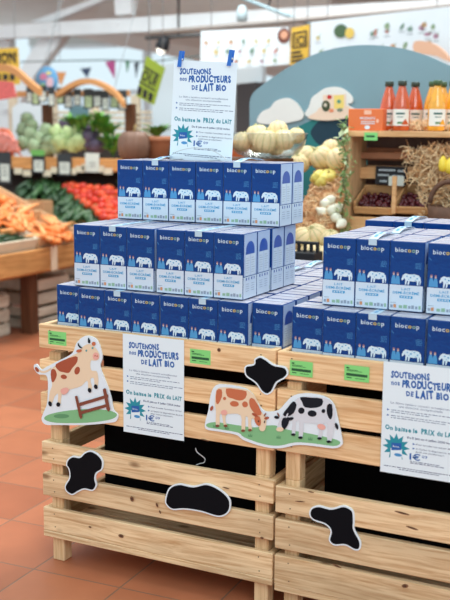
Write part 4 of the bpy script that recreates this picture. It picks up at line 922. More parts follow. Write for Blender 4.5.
# round globe-like disc, red cloth
p = aty(47, 80, 5.1); mb = MB(); mb.lathe([(.001, -.012), (.115, -.012), (.12, -.006), (.12, .006), (.115, .012), (.001, .012)], mat('globe_blue', (96, 150, 190), .5), 28, Matrix.Translation(p) @ Matrix.Rotation(PI/2, 4, 'X'))
for a, b, c, d, cc in ((-.03, .03, .045, .03, (200, 120, 150)), (.04, -.02, .04, .045, (220, 180, 190)), (-.04, -.05, .03, .02, (150, 190, 120)), (.03, .06, .03, .015, (230, 210, 120))):
    mb.decal([(p.x+x, p.z+z) for x, z in ell(a, b, c, d)], p.y-.0135, mat('globe_patch%d' % cc[0], cc, .6))
mb.tube([p+Vector((0, 0, .11)), Vector((p.x, p.y+.45, 3.27))], .003, mat('cord_grey', (0, 0, 0)), 5); solo(mb, 'round_sign', 'round blue and pink picture disc between the two arches', 'sign')
o = [aty(u, v, 4.3) for u, v in ((-6, 80), (13, 82), (16, 97), (-6, 101))]; mb = MB(); mb.prism([(q.x, q.z) for q in o], 4.3, 4.31, mat('red_check', (214, 104, 100), .8, .2, 60)); solo(mb, 'cloth', 'red checked cloth hanging at the left picture edge', 'cloth')
# back shelves with pale slats and panels
BS = empty('back_shelf', (-3.4, 6.6, 0), 'pale slatted shelving with white goods behind the vegetable stand', 'shelving')
yb2 = 6.4
SLT = mat('pale_slats', (226, 206, 178), .7, .05, 4)
for v in (112, 117, 122, 127, 132, 138):
    a, b = aty(10, v, yb2), aty(178, v, yb2); mb = MB(); mb.bbox((a.x, yb2, a.z-.022), (b.x, yb2+.03, a.z+.012), SLT, .003, seg=1); mb.build('slat', BS)
for u in (12, 52, 94, 135, 176):
    a = aty(u, 100, yb2+.04); mb = MB(); mb.bbox((a.x-.05, yb2+.035, 0), (a.x+.05, yb2+.08, a.z+.05), SLT, .003, seg=1); mb.build('upright', BS)
a, b = aty(10, 140, yb2+.3), aty(178, 106, yb2+.3); mb = MB(); mb.bbox((a.x, yb2+.1, 0), (b.x, yb2+.5, a.z+.0), mat('shelf_body', (214, 196, 172), .8), .004); mb.build('cabinet_body', BS)
def wcard(pts, y, m, label, name='display_board', cat='board', th=.03, group=None):
    o = [aty(u, v, y) for u, v in pts]; mv = max(v for u, v in pts); o = [Vector((q.x, q.y, .0 if v > mv-3 else q.z)) for q, (u, v) in zip(o, pts)]
    mb = MB(); mb.prism([(q.x, q.z) for q in o], y, y+th, m); return solo(mb, name, label, cat, group)
PAN = mat('panel_white', (226, 232, 234), .6)
wcard([(12, 108), (18, 103), (40, 102), (44, 108), (44, 136), (12, 136)], 5.9, PAN, 'white rounded panel behind the artichokes')
wcard([(69, 106), (87, 106), (87, 122), (69, 122)], 5.9, mat('panel_teal', (96, 130, 136), .6), 'grey-teal panel behind the leafy greens')
wcard([(150, 66), (176, 62), (176, 128), (158, 128)], 6.2, mat('panel_grey', (206, 214, 218), .6), 'light grey panel behind the green banner')
wcard([(238, 62), (252, 62), (252, 132), (238, 132)], 5.78, mat('cabinet_grey', (176, 182, 184), .6), 'grey cabinet behind the upper poster', 'cabinet', 'cabinet', .3)
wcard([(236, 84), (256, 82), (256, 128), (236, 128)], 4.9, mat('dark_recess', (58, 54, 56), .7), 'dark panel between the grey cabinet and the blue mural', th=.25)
wcard([(176, 66), (236, 62), (236, 150), (176, 150)], 6.6, mat('cabinet_dull', (168, 176, 178), .7), 'dull grey cabinet behind the upper poster, further back', 'cabinet', 'cabinet', .3)
# dark cupboards hide the far floor under the shelves
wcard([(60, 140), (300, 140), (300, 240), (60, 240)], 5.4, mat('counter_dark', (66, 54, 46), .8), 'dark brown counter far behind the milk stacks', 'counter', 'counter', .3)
# hanging lamp
LMP = bpy.data.materials.new('lamp_glow'); LMP.use_nodes = True; bb = LMP.node_tree.nodes['Principled BSDF']; bb.inputs['Emission Color'].default_value = (1, .93, .8, 1); bb.inputs['Emission Strength'].default_value = 2
p = aty(161, 50, 5.8); hl = empty('spot_lamp', p, 'small ceiling spotlight with a glowing bulb, left of the upper poster', 'lamp')
mb = MB(); mb.ball(p, .04, LMP, 14, 10); mb.build('bulb', hl)
mb = MB(); mb.lathe([(.06, .01), (.065, .03), (.05, .10), (.03, .14), (.001, .14)], BLACK, 16, Matrix.Translation(p) @ Matrix.Rotation(.4, 4, 'Y')); mb.build('lamp_shade', hl)
mb = MB(); a, b = aty(146, 38, 5.8), aty(212, 34, 5.8); mb.tube([a, b], .018, mat('track_dark', (70, 70, 70), .5), 8); mb.tube([p+Vector((0, 0, .12)), Vector((p.x, p.y, a.z))], .01, BLACK, 6); mb.build('track', hl)
mb = MB(); mb.tube([a.lerp(b, .5), Vector((a.lerp(b, .5).x, 5.8, 3.25))], .01, BLACK, 6); mb.build('hanging_rod', hl)
p = aty(242, 10, 5.0); l2 = empty('spot_lamp', p, 'white track spotlight hanging at the top of the picture', 'lamp')
mb = MB(); mb.lathe([(.001, -.09), (.04, -.09), (.045, -.02), (.03, .03), (.001, .04)], mat('lamp_white', (170, 186, 190), .4), 14, Matrix.Translation(p)); mb.build('lamp_shade', l2)
mb = MB(); mb.tube([aty(238, -4, 5.0), aty(268, 8, 5.0), aty(310, 24, 5.0)], .014, mat('track_grey', (140, 160, 166), .4), 8); mb.build('track', l2)
q = aty(268, 8, 5.0); mb = MB(); mb.tube([q, Vector((q.x, 5.55, 3.26))], .008, BLACK, 6); mb.build('hanging_rod', l2)

# ------------------------------------------------------------ white banners with vegetable pictures
BW = mat('banner_white', (216, 224, 228), .7, .03, 3)
icol = [(140, 160, 130), (196, 150, 120), (166, 126, 146), (122, 146, 136), (204, 184, 130), (184, 120, 112)]
def pic_banner(pts, y, rows, label, seed):
    r = banner('picture_banner', pts, y, BW, label); rn = random.Random(seed)
    for (u, v) in rows:
        c = icol[rn.randrange(6)]; m = mat('veg_print_%d' % c[0], c, .7); a = aty(u, v, y); s = .028; mb = MB()
        mb.decal([(a.x+x, a.z+z) for x, z in ell(0, 0, s*rn.uniform(.5, 1), s*rn.uniform(.4, .8), rn.uniform(0, 3), 10)], y-.002, m)
        mb.decal([(a.x, a.z), (a.x+s*.3, a.z), (a.x+s*rn.uniform(.2, 1), a.z+s*1.2)], y-.003, mat('veg_print_leaf', (90, 130, 80), .7))
        mb.decal([(a.x-s*.8, a.z-s*1.3), (a.x+s*.8, a.z-s*1.3), (a.x+s*.8, a.z-s*1.1), (a.x-s*.8, a.z-s*1.1)], y-.002, mat('veg_print_line', (150, 156, 160), .7))
        mb.build('vegetable_picture', r)
    return r
r = pic_banner([(201, 31), (288, 27), (291, 64), (200, 72)], 4.7, [(206+k*12.5, 43-k*.4) for k in range(6)]+[(216+k*12, 52-k*.3) for k in range(6)]+[(236+k*13, 62-k*.4) for k in range(4)], 'white banner with rows of small vegetable pictures, behind the upper poster', 3)
mb = MB(); a = aty(284, 35.5, 4.7); mb.decal([(a.x+x, a.z+z) for x, z in ell(0, 0, .052, .056)], 4.694, mat('round_photo', (110, 62, 50), .7)); mb.decal([(a.x+x, a.z+z) for x, z in ell(.004, .004, .03, .03)], 4.692, mat('round_photo_in', (206, 150, 120), .7)); mb.build('round_picture', r)
wcard([(198, 66), (262, 64), (262, 82), (240, 84), (240, 112), (198, 112)], 5.2, mat('board_grey', (190, 198, 202), .7), 'light grey board below the vegetable banner')
r = banner('hanging_banner', [(291.5, 28), (309.5, 24.5), (308, 62), (289.5, 65)], 4.6, YEL, 'yellow hanging banner reading ICI between the two white banners')
banner_text(r, None, 4.6, 'ICI', 296, 45.5, 8.5, 9, .06)
mb = MB()
def bar2(pts): mb.decal([(aty(u, v, 4.6).x, aty(u, v, 4.6).z) for u, v in pts], 4.597, LET)
for q in ([(292.5, 33), (307, 30), (307, 31.8), (292.5, 34.8)], [(292.5, 47.5), (307, 45), (307, 46.6), (292.5, 49)], [(292.5, 34), (294.2, 34), (294.2, 48), (292.5, 48)], [(305.6, 32), (307.2, 32), (307.2, 46), (305.6, 46)]): bar2(q)
for k in range(3): bar2([(291.5, 52+k*4), (301+2*k, 50.5+k*4), (301+2*k, 52.8+k*4), (291.5, 54.4+k*4)])
mb.build('printed_bars', r)
r = pic_banner([(311, 22), (455, 6), (455, 66), (310, 64)], 4.5, [(318+k*11.5, 38-k*1.1) for k in (0, 5, 6, 8, 9, 10)]+[(321+k*12, 52-k*.9) for k in range(10)]+[(372, 34), (387, 26), (402, 27), (424, 25), (436, 36), (428, 34)], 'white banner with vegetable pictures above the blue mural', 5)
mb = MB(); a = aty(341, 31, 4.5); mb.decal([(a.x+x, a.z+z) for x, z in ell(0, 0, .052, .048)], 4.494, mat('round_photo_green', (70, 96, 66), .7)); a = aty(350, 33, 4.5); mb.decal([(a.x+x, a.z+z) for x, z in ell(0, 0, .035, .038)], 4.492, mat('round_photo_yellow', (216, 186, 90), .7)); mb.build('round_picture', r)
# pipe / cable duct above the banners
mb = MB(); a, b = aty(150, 33, 4.9), aty(470, 5, 4.9); mb.tube([a, b], .022, mat('pipe_grey', (150, 140, 134), .5), 8); solo(mb, 'pipe', 'grey pipe running along the beam above the banners', 'pipe')
mb = MB(); ou = [aty(u, v, 4.3) for u, v in spline([(414, 42), (424, 41), (436, 45), (446, 54), (450, 62), (436, 56), (424, 54), (414, 52)], 4)]; mb.prism([(p.x, p.z) for p in ou], 4.3, 4.36, mat('arch_peach', (226, 178, 146), .6)); solo(mb, 'curved_sign', 'peach coloured curved sign rising behind the top of the blue mural', 'sign')

# ------------------------------------------------------------ blue mural board
MY = 2.35
MBL = mat('mural_blue', (126, 158, 168), .75, .04, 3); MTE = mat('mural_teal', (38, 124, 124), .75, .1, 5); MND = mat('mural_navy', (20, 58, 76), .75, .1, 6); MCL = mat('mural_cloud', (232, 232, 226), .8, .03, 6); MPE = mat('mural_peach', (240, 214, 190), .8)
def mpts(pts, y=MY): return [(aty(u, v, y).x, aty(u, v, y).z) for u, v in pts]
mu = empty('mural_board', aty(350, 215, MY), 'large blue and teal painted mural board with a rounded top and white clouds', 'mural board')
top_ = spline([(249.5, 102), (254, 92), (272, 78), (294, 64), (318, 53), (345, 46.5), (372, 45), (400, 48), (425, 55), (455, 68), (520, 96)], 5, False)
mb = MB(); mb.prism(mpts(top_+[(520, 290), (250, 290)]), MY, MY+.025, MBL); mb.build('board', mu)
mb = MB(); mb.decal(mpts(spline([(250, 150), (268, 146), (282, 139), (296, 128), (318, 118), (345, 112), (380, 112), (520, 112)], 4, False)+[(520, 290), (250, 290)]), MY-.001, MTE); mb.build('painted_hill', mu)
mb = MB(); mb.decal(mpts(spline([(311, 131), (318, 122), (330, 116), (345, 114), (372, 114), (372, 146), (346, 150), (322, 146), (313, 138)], 4)), MY-.002, MND); mb.build('painted_shadow', mu)
for pts, nm in (([(257, 121), (262, 112), (270, 108), (276, 101), (288, 98), (297, 103), (302, 110), (304, 115), (302, 119), (296, 121), (280, 124), (264, 124)], 'painted_cloud'),
                ([(305, 114), (309, 107), (312, 98), (318, 93), (326, 88), (338, 87), (347, 91), (353, 98), (352, 103), (348, 104), (356, 110), (364, 114), (352, 116), (330, 120), (312, 118)], 'painted_cloud')):
    mb = MB(); mb.prism(mpts(spline(pts, 4), MY-.008), MY-.012, MY-.003, MCL); mb.build(nm, mu)
mb = MB(); Y_ = MY-.0135
mb.decal(mpts(spline([(308, 118), (316, 112), (322, 107), (346, 106), (352, 109), (363, 114), (352, 117), (328, 120.5)], 4), Y_), Y_, MPE)
mb.decal(mpts([(323, 95), (346, 94), (346, 111), (323, 112)], Y_), Y_-.0006, MPE); mb.decal(mpts([(334, 95.5), (344, 95), (344, 108), (334, 109)], Y_), Y_-.0012, mat('mural_yellow', (240, 214, 120), .8))
for c, rx, ry, cc in (((329.5, 97), 2.4, 2.2, (196, 52, 50)), ((326, 106), 4.2, 5.6, (64, 76, 50)), ((339, 101.5), 2, 2, (90, 150, 130)), ((331.5, 110.5), 2.4, 1.8, (230, 140, 100)), ((340, 110), 3, 1.8, (130, 140, 120)), ((325.5, 105), 1.6, 2, (210, 200, 180))):
    mb.decal(mpts(ell(c[0], c[1], rx, ry), Y_), Y_-.0018-(.0006 if rx == 1.6 else 0), mat('mural_c%d' % cc[0], cc, .8))
mb.build('painted_vegetables', mu)
for x in (-.2, .9):
    mb = MB(); mb.bbox((x, MY+.03, 0), (x+.05, MY+.08, 1.5), OZ, .003); mb.build('support_post', mu)

# ------------------------------------------------------------ juice shelf
JY = 1.85; JD = .24
a = aty(345.5, 130, JY); JX0 = a.x; JZ = aty(388, 131, JY).z; JX1 = JX0+.78; JB = .86
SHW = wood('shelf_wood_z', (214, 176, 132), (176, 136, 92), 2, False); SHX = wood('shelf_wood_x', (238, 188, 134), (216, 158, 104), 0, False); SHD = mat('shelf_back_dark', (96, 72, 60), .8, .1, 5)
js = empty('juice_shelf', (JX0+JD, JY, 0), 'open wooden shelf unit with juice bottles on top and cherries inside', 'shelf')
mb = MB(); mb.bbox((JX0-.01, JY-.01, JZ-.026), (JX1, JY+JD, JZ), SHX, .003); mb.build('top_board', js)
mb = MB(); mb.bbox((JX0+.0, JY, .0), (JX0+.03, JY+JD-.02, JZ-.027), SHW, .003); mb.build('side_board', js)
mb = MB(); mb.bbox((JX1-.03, JY, .0), (JX1, JY+JD-.02, JZ-.027), SHW, .003); mb.build('side_board', js)
yb3 = JY+JD-.018
def backb(v0, v1, m, u0=None, u1=None, nm='back_board', dy=0):
    z0, z1 = aty(400, v1, yb3).z, aty(400, v0, yb3).z; x0 = JX0+.031 if u0 is None else aty(u0, v0, yb3).x; x1 = JX1-.031 if u1 is None else aty(u1, v0, yb3).x
    mb = MB(); mb.bbox((x0, yb3-.012+dy, z0), (x1, yb3+dy, z1), m, .002, seg=1); return mb.build(nm, js)
BRB = mat('shelf_board_brown', (164, 110, 78), .75, .1, 6)
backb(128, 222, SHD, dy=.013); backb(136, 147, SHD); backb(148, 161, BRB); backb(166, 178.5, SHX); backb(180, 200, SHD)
mb = MB(); mb.bbox((JX0+.031, yb3-.03, .3), (JX1-.031, yb3-.021, JB), SHD, .002); 
mb = MB(); zb0 = aty(400, 218, JY).z; mb.bbox((JX0+.031, JY+.02, zb0-.12), (JX1-.031, yb3-.016, zb0-.10), SHX, .003); mb.build('shelf_board', js)
p0, p1 = aty(394, 152, yb3-.02), aty(407, 155, yb3-.02); mb = MB(); mb.bbox((p0.x, yb3-.02, p1.z), (p1.x, yb3-.0125, p0.z), mat('lit_handle', (240, 150, 90), .6), .002); mb.build('lit_slot_plate', js)  # solid plate, its orange colour stands for light in the handle hole
for q in ((356, 377, 167, 179), (406.5, 428, 167, 179), (358, 430, 152, 160)):
    a_, b_ = aty(q[0], q[2], JY+.135), aty(q[1], q[3], JY+.135); mb = MB(); mb.bbox((a_.x, JY+.135, b_.z), (b_.x, JY+.147, a_.z), SHX if q[2] > 160 else BRB, .002, seg=1); mb.build('inner_slat', js)
a_, b_ = aty(392.5, 176, JY+.0), aty(395.5, 214, JY+.0); mb = MB(); mb.bbox((a_.x, JY-.004, b_.z), (b_.x, JY+.008, a_.z), SHX, .002, seg=1); mb.build('divider', js)
# black sign with white lettering inside the shelf
ysn = JY+.120; pts = [aty(u, v, ysn) for u, v in ((376, 166), (407, 167), (406, 185), (375, 184))]
sg = empty('slate_sign', pts[3], 'black slate sign with chalk lettering behind the cherries', 'sign')
mb = MB(); mb.prism([(q.x, q.z) for q in pts], ysn, ysn+.008, mat('slate_black', (34, 34, 38), .7)); mb.build('slate', sg)
mb = MB()
for k, (u0, u1, v0) in enumerate(((379, 396, 169), (398, 405, 170), (378, 390, 174), (392, 404, 175), (380, 388, 180))):
    q0, q1 = aty(u0, v0, ysn), aty(u1, v0+2.2, ysn); x = q0.x
    while x < q1.x-.006: mb.decal([(x, q1.z), (x+.005, q1.z), (x+.006, q0.z), (x+.001, q0.z)], ysn-.001, WHITE); x += .009
mb.build('chalk_lettering', sg)
q0, q1 = aty(389, 176, ysn-.002), aty(404, 186, ysn-.002); mb = MB(); mb.box((q0.x, ysn-.006, q1.z), (q1.x, ysn-.003, q0.z), LCARD); solo(mb, 'price_card', 'small white price card in front of the slate sign', 'price card')
# cherry boxes
CH_ = mat('cherry', (78, 14, 24), .22, .15, 20, objvar=.3)
chp = MB(); chp.ball((0, 0, 0), .0115, CH_, 10, 7); che = chp.build('cherry'); tag(che, 'dark red cherry in the wooden boxes on the shelf', 'cherry', 'cherries in the two wooden boxes')
BXW = wood('cherry_box_wood', (216, 168, 116), (186, 136, 86), 0, False)
chlabel = ['left wooden box of dark cherries inside the shelf', 'right wooden box of dark cherries inside the shelf']
for bi, (u0, u1) in enumerate(((354, 393), (395, 433))):
    yf = JY+.02; A_, B_ = aty(u0, 213.5, yf), aty(u1, 213.5, yf); r = empty('cherry_box', (A_+B_)/2, chlabel[bi], 'box', 'wooden cherry boxes')
    th = .42; dep = .17; c_, s_ = math.cos(th), math.sin(th)
    M = Matrix(((1, 0, 0, A_.x), (0, c_, -s_, yf), (0, s_, c_, A_.z), (0, 0, 0, 1))); L_ = B_.x-A_.x
    for q in (((0, 0, 0), (L_, .008, .035)), ((0, dep, 0), (L_, dep+.008, .06)), ((0, .009, 0), (.008, dep-.001, .055)), ((L_-.008, .009, 0), (L_, dep-.001, .055))):
        mb = MB(); mb.bbox(q[0], q[1], BXW, .002, M, 1); mb.build('side_panel', r)
    mb = MB(); mb.bbox((.009, .009, 0), (L_-.009, dep-.001, .005), BXW, .001, M, 1); mb.build('bottom', r)
    for i in range(11):
        for j in range(6):
            for k_ in range(2):
                if k_ and random.random() < .45: continue
                x = .02+(L_-.04)*i/10+random.uniform(-.004, .004); y = .02+.11*j/5+random.uniform(-.004, .004)
                place([che], 0, M @ Vector((x, y, .017+.015*k_)), (0, 0, 0), random.uniform(.95, 1.15))
bz = MB(); A_ = aty(350, 216, JY+.01); bz.bbox((JX0+.031, JY, A_.z-.14), (JX1-.031, JY+.019, A_.z-.001), SHX, .003); bz.build('front_board', js)
bz = MB(); bz.bbox((JX0+.031, JY+.0195, A_.z-.04), (JX1-.031, yb3-.016, A_.z-.004), SHX, .003); bz.build('inner_board', js)
# bottles
def bottle(juice, cap, name='juice_bottle'):
    g = bpy.data.materials.get('bottle_'+str(juice[0]))
    JM = mat('juice_%d' % juice[0], juice, .12, .14, 40, coat=.8, spec=.6)
    mb = MB(); mb.lathe([(.001, .001), (.030, .001), (.0345, .006), (.0345, .095), (.0335, .105), (.030, .125), (.022, .155), (.0155, .178), (.0145, .186), (.001, .187)], JM, 22); o = mb.build(name)
    c = MB(); c.lathe([(.0145, .1875), (.0175, .188), (.0178, .206), (.016, .2085), (.001, .2085)], cap, 18); c.build('cap', o)
    l = MB(); V = []; F = []
    for i in range(13):
        a_ = -PI*.5-1.15+2.3*i/12
        for z in (.022, .09): V.append((.0352*math.cos(a_), .0352*math.sin(a_), z))
    for i in range(12): F.append((2*i, 2*i+2, 2*i+3, 2*i+1))
    l.add(V, F, mat('bottle_label', (238, 234, 222), .6), True)
    for z0, z1, w_, cc in ((.068, .076, .5, (60, 100, 90)), (.056, .060, .35, (120, 140, 130)), (.030, .038, .3, (90, 130, 80))):
        V = [(.0356*math.cos(-PI/2-w_+2*w_*i/6), .0356*math.sin(-PI/2-w_+2*w_*i/6), z) for i in range(7) for z in (z0, z1)]
        l.add(V, [(2*i, 2*i+2, 2*i+3, 2*i+1) for i in range(6)], mat('label_print_%d' % cc[0], cc, .6), True)
    V = [(.0356*math.cos(-PI/2+.2+.8*i/6), .0356*math.sin(-PI/2+.2+.8*i/6), z) for i in range(7) for z in (.026, .05-.018*abs(i-3)/3)]
    l.add(V, [(2*i, 2*i+2, 2*i+3, 2*i+1) for i in range(6)], mat('label_fruit_%d' % juice[0], juice, .6), True)
    l.build('label', o); return o
CAPD = mat('cap_dark_green', (56, 70, 60), .4); CAPG = mat('cap_green', (70, 96, 62), .4)
bo = bottle((200, 80, 26), CAPD); by = bottle((240, 166, 40), CAPG)
spots_ = [(bo, 388, 131, .0, 'orange-red juice bottle, leftmost of the three red ones behind the orange box'), (bo, 401, 131, -.05, 'orange-red juice bottle, tallest looking middle one of the three red ones'), (bo, 414, 128, .09, 'orange-red juice bottle, rightmost and set back of the three red ones'),
          (by, 436, 131.5, -.05, 'yellow-orange juice bottle standing foremost at the right'), (by, 431.5, 129, .06, 'yellow-orange juice bottle behind the foremost one, to its left'), (by, 441, 128, .12, 'yellow-orange juice bottle behind the foremost one, to its right'), (by, 452, 130, .03, 'yellow-orange juice bottle cut off by the right picture edge')]
seen = set()
for pr, u, v, dy, lb in spots_:
    y = JY+.10+dy; p = aty(u, 131, JY+.1); yy = y; q = aty(u, 128, yy); loc = Vector((q.x, yy, JZ+.0005))
    if pr.name not in seen: seen.add(pr.name); o = pr; o.location = loc
    else:
        o = pr.copy(); COL.objects.link(o); o.location = loc
        for ch in [k for k in bpy.data.objects if k.parent is pr]: d = ch.copy(); COL.objects.link(d); d.parent = o
    o.rotation_euler = (0, 0, random.uniform(-.1, .5)); o.scale = (1.12, 1.12, 1.06); tag(o, lb, 'juice bottle', 'juice bottles on the shelf')
ORG = mat('box_orange', (234, 118, 62), .5, .03, 5); ORG2 = mat('box_orange_side', (244, 136, 88), .5)
p0, p1 = aty(352, 131, JY+.0), aty(382, 131, JY+.0); ht = .098
ob_ = empty('orange_box', (p0.x, JY+.05, JZ+.0005), 'orange cardboard box with white lettering at the left end of the shelf', 'box')
mb = MB(); mb.bbox((aty(347.5, 130, JY).x, JY+.005, JZ+.001), (p1.x, JY+.12, JZ+ht), ORG, .003); mb.build('carton_body', ob_)
mb = MB(); XX = p0.x; W_ = p1.x-p0.x; yy = JY+.0045
mb.box((XX+W_*.38, yy-.0006, JZ+ht*.74), (XX+W_*.62, yy, JZ+ht*.93), mat('orange_pale', (250, 190, 160), .6))
text(mb, 'PRODUITS', XX+W_*.5, JZ+ht*.52, ht*.10, WHITE, yy-.001, W_*.5, .03, center=True)
for zz in (.40, .31): mb.box((XX+W_*.28, yy-.001, JZ+ht*zz), (XX+W_*.75, yy-.0002, JZ+ht*(zz+.035)), WHITE)
mb.decal(ell(XX+W_*.5, JZ+ht*.16, W_*.09, ht*.09), yy-.001, WHITE); mb.decal(ell(XX+W_*.83, JZ+ht*.45, W_*.05, ht*.09), yy-.001, mat('orange_pale', (0, 0, 0)))
mb.build('printed_front', ob_)
q0, q1 = aty(364.5, 132.5, JY-.012), aty(377.5, 140.5, JY-.012); mb = MB(); mb.box((q0.x, JY-.015, q1.z), (q1.x, JY-.0125, q0.z), TAGG); mb.box((q0.x+.01, JY-.0158, (q0.z+q1.z)/2-.003), (q1.x-.012, JY-.0152, (q0.z+q1.z)/2+.005), TDK); solo(mb, 'price_card', 'green price card on the edge of the shelf top', 'price card')

# ------------------------------------------------------------ straw and melons
STR = mat('straw', (232, 186, 134), .7, .2, 30, objvar=.1); STR2 = mat('straw_light', (244, 212, 166), .7, .1, 30); STR3 = mat('husk_brown', (210, 150, 100), .7)
def strands(n, fn, r=.0022, L_=.09, mats=(STR, STR2, STR3)):
    mb = MB()
    for i in range(n):
        p, nrm = fn(i); d = Vector((random.gauss(0, 1), random.gauss(0, 1), random.gauss(0, 1))); d = (d-nrm*d.dot(nrm)*.8).normalized(); l = L_*random.uniform(.4, 1); c = Vector((random.gauss(0, 1), random.gauss(0, 1), random.gauss(0, 1)))*l*.15
        mb.tube([p-d*l/2+c*.0, p+c+nrm*.008, p+d*l/2], r*random.uniform(.6, 1.3), mats[i % len(mats)], 4, caps=False)
    return mb
MX0, MX1 = aty(294, 160, 1.78).x+.005, JX0-.02; MY0, MZ0, MS = 1.42, .66, .92
def mp_(u, v, lift=0): return atplane(u, v, (0, MY0, MZ0+lift), (0, -MS, 1))
bin_ = empty('display_bin', ((MX0+MX1)/2, MY0, 0), 'wooden display bin holding the straw and melons behind the milk', 'bin')
mb = MB(); mb.bbox((MX0, MY0-.03, 0), (MX1, MY0-.005, MZ0+.01), OX, .003); mb.build('front_panel', bin_)
mb = MB(); mb.bbox((MX0, MY0+.76, 0), (MX1, MY0+.785, MZ0+.6), OX, .003); mb.build('back_panel', bin_)
sm = MB(); nx, ny = 22, 22; V = []; F = []
for j in range(ny+1):
    for i in range(nx+1):
        x = MX0+.002+(MX1-MX0-.004)*i/nx; y = MY0+.75*j/ny; V.append((x, y, MZ0+MS*(y-MY0)+random.uniform(-.012, .012)))
for j in range(ny):
    for i in range(nx): F.append((j*(nx+1)+i, j*(nx+1)+i+1, (j+1)*(nx+1)+i+1, (j+1)*(nx+1)+i))
b0 = len(V); V += [(MX0+.002, MY0, .02), (MX1-.002, MY0, .02), (MX1-.002, MY0+.75, .02), (MX0+.002, MY0+.75, .02)]
F += [(b0, b0+1, nx)+tuple(range(nx-1, -1, -1)), (b0+3, b0+2, b0+1, b0), (b0+1, b0+2)+tuple((j*(nx+1)+nx) for j in range(ny, -1, -1)), (b0+2, b0+3)+tuple(ny*(nx+1)+i for i in range(nx+1)), (b0+3, b0)+tuple(j*(nx+1) for j in range(ny+1))]
sm.add(V, F, STR3, True)
nv = Vector((0, -MS, 1)).normalized()
def smp(i):
    x = random.uniform(MX0+.03, MX1-.03); y = MY0+random.random()*.75; return Vector((x, y, MZ0+MS*(y-MY0)+.01)), nv
s2 = strands(1500, smp); off = len(sm.v); sm.v += s2.v
for f, m_ in zip(s2.f, s2.m): sm.f.append([a+off for a in f]); sm.m.append(sm.mi(s2.mats[m_])); sm.sm.append(True)
solo(sm, 'straw_mound', 'mound of straw and dry husks sloping behind the milk stacks', 'straw', kind='stuff')
MEL = mat('melon_skin', (240, 212, 162), .6, .08, 12, objvar=.06); MEG = mat('melon_groove', (196, 190, 136), .7)
def melon():
    mb = MB(); n = 40; prof = [(.02, -.056), (.042, -.046), (.058, -.024), (.063, 0), (.058, .026), (.042, .047), (.02, .056), (.004, .056)]
    V = []; F = []; ms = []
    for (r, z) in prof:
        for k in range(n): g = k % 4; rr = r*(.95 if g == 0 else 1.0+.01*(g == 2)); V.append((rr*math.cos(2*PI*k/n), rr*math.sin(2*PI*k/n), z))
    for i in range(len(prof)-1):
        for k in range(n):
            F.append((i*n+k, i*n+(k+1) % n, (i+1)*n+(k+1) % n, (i+1)*n+k)); ms.append(MEG if k % 4 in (0, 3) and False else MEL)
    mb.add(V, F, MEL, True); mb.add(V[:n], [tuple(range(n-1, -1, -1))], MEL)
    for k in range(0, n, 4):
        a = 2*PI*k/n; mb.tube([(r*.965*math.cos(a), r*.965*math.sin(a), z) for r, z in prof], .0022, MEG, 4)
    o = mb.build('melon'); s = MB(); s.tube([(0, 0, .054), (.003, 0, .068)], .006, MEG, 6); s.build('stem', o); return o
me_ = melon(); tag(me_, 'pale ribbed melon lying on the straw', 'melon', 'melons lying on the straw')
for (u, v, s) in ((322, 158, .95), (338, 160, .95), (308, 156, .8), (300, 163, .8), (331, 149, .75), (316, 236, .9), (303, 240, .95), (330, 240, .8), (312, 254, .9), (300, 262, .9), (324, 257, .8)):
    place([me_], 0, mp_(u, v, .045), (random.uniform(-.9, -.3), random.uniform(-.5, .5), random.uniform(0, 6)), s)
GAR = mat('white_gourd', (240, 236, 214), .5, .04, 10); gm = MB(); gm.lathe([(.001, -.03), (.018, -.028), (.027, -.01), (.024, .008), (.013, .024), (.007, .034), (.002, .038)], GAR, 14); go = gm.build('white_gourd'); tag(go, 'small white gourd lying on the straw beside the vine', 'gourd', 'small white gourds on the straw')
for u, v in ((326, 204), (332, 210), (337, 218), (330, 200), (341, 224), (322, 212), (339, 208), (328, 178)): place([go], 0, mp_(u, v, .03), (random.uniform(0, 2), random.uniform(0, 2), random.uniform(0, 6)), .9)
yq = squash('yellow_squash', mat('yellow_squash', (232, 214, 110), .5, .08, 10), .04, .05); tag(yq, 'small yellow squash lying on the straw under the melons', 'squash', 'small yellow squashes on the straw')
for u, v in ((322, 180), (329, 176), (318, 177)): place([yq], 0, mp_(u, v, .03), (random.uniform(-1, 0), .3, random.uniform(0, 6)), 1)
# vine along the shelf
VG = mat('vine_leaf', (140, 168, 104), .6, .2, 20, objvar=.1); VG2 = mat('vine_leaf_pale', (196, 206, 160), .6)
mb = MB(); ctrl = spline([(346, 124), (343, 142), (347, 160), (343, 178), (346, 196), (342, 214), (346, 232), (341, 250)], 6, False)
cp = [aty(u, v, JY-.05) for u, v in ctrl]; mb.tube(cp, .004, mat('vine_stem', (130, 120, 80), .7), 6)
vi = empty('vine', cp[-1], 'leafy green vine hanging down the left side of the juice shelf', 'vine'); mb.build('stem', vi)
mb = MB()
for i in range(260):
    p = random.choice(cp)+Vector((random.gauss(0, .014), random.gauss(0, .014), random.gauss(0, .015))); d = Vector((random.gauss(0, 1), random.gauss(0, 1)-.3, random.gauss(0, 1))).normalized(); s = d.cross(Vector((.3, .2, 1))).normalized(); l = random.uniform(.022, .042); n_ = d.cross(s)
    mb.add([p, p+d*l*.5+s*l*.3+n_*.003, p+d*l, p+d*l*.5-s*l*.3+n_*.003], [(0, 1, 2, 3)], VG if i % 4 else VG2)
mb.build('leaves', vi)
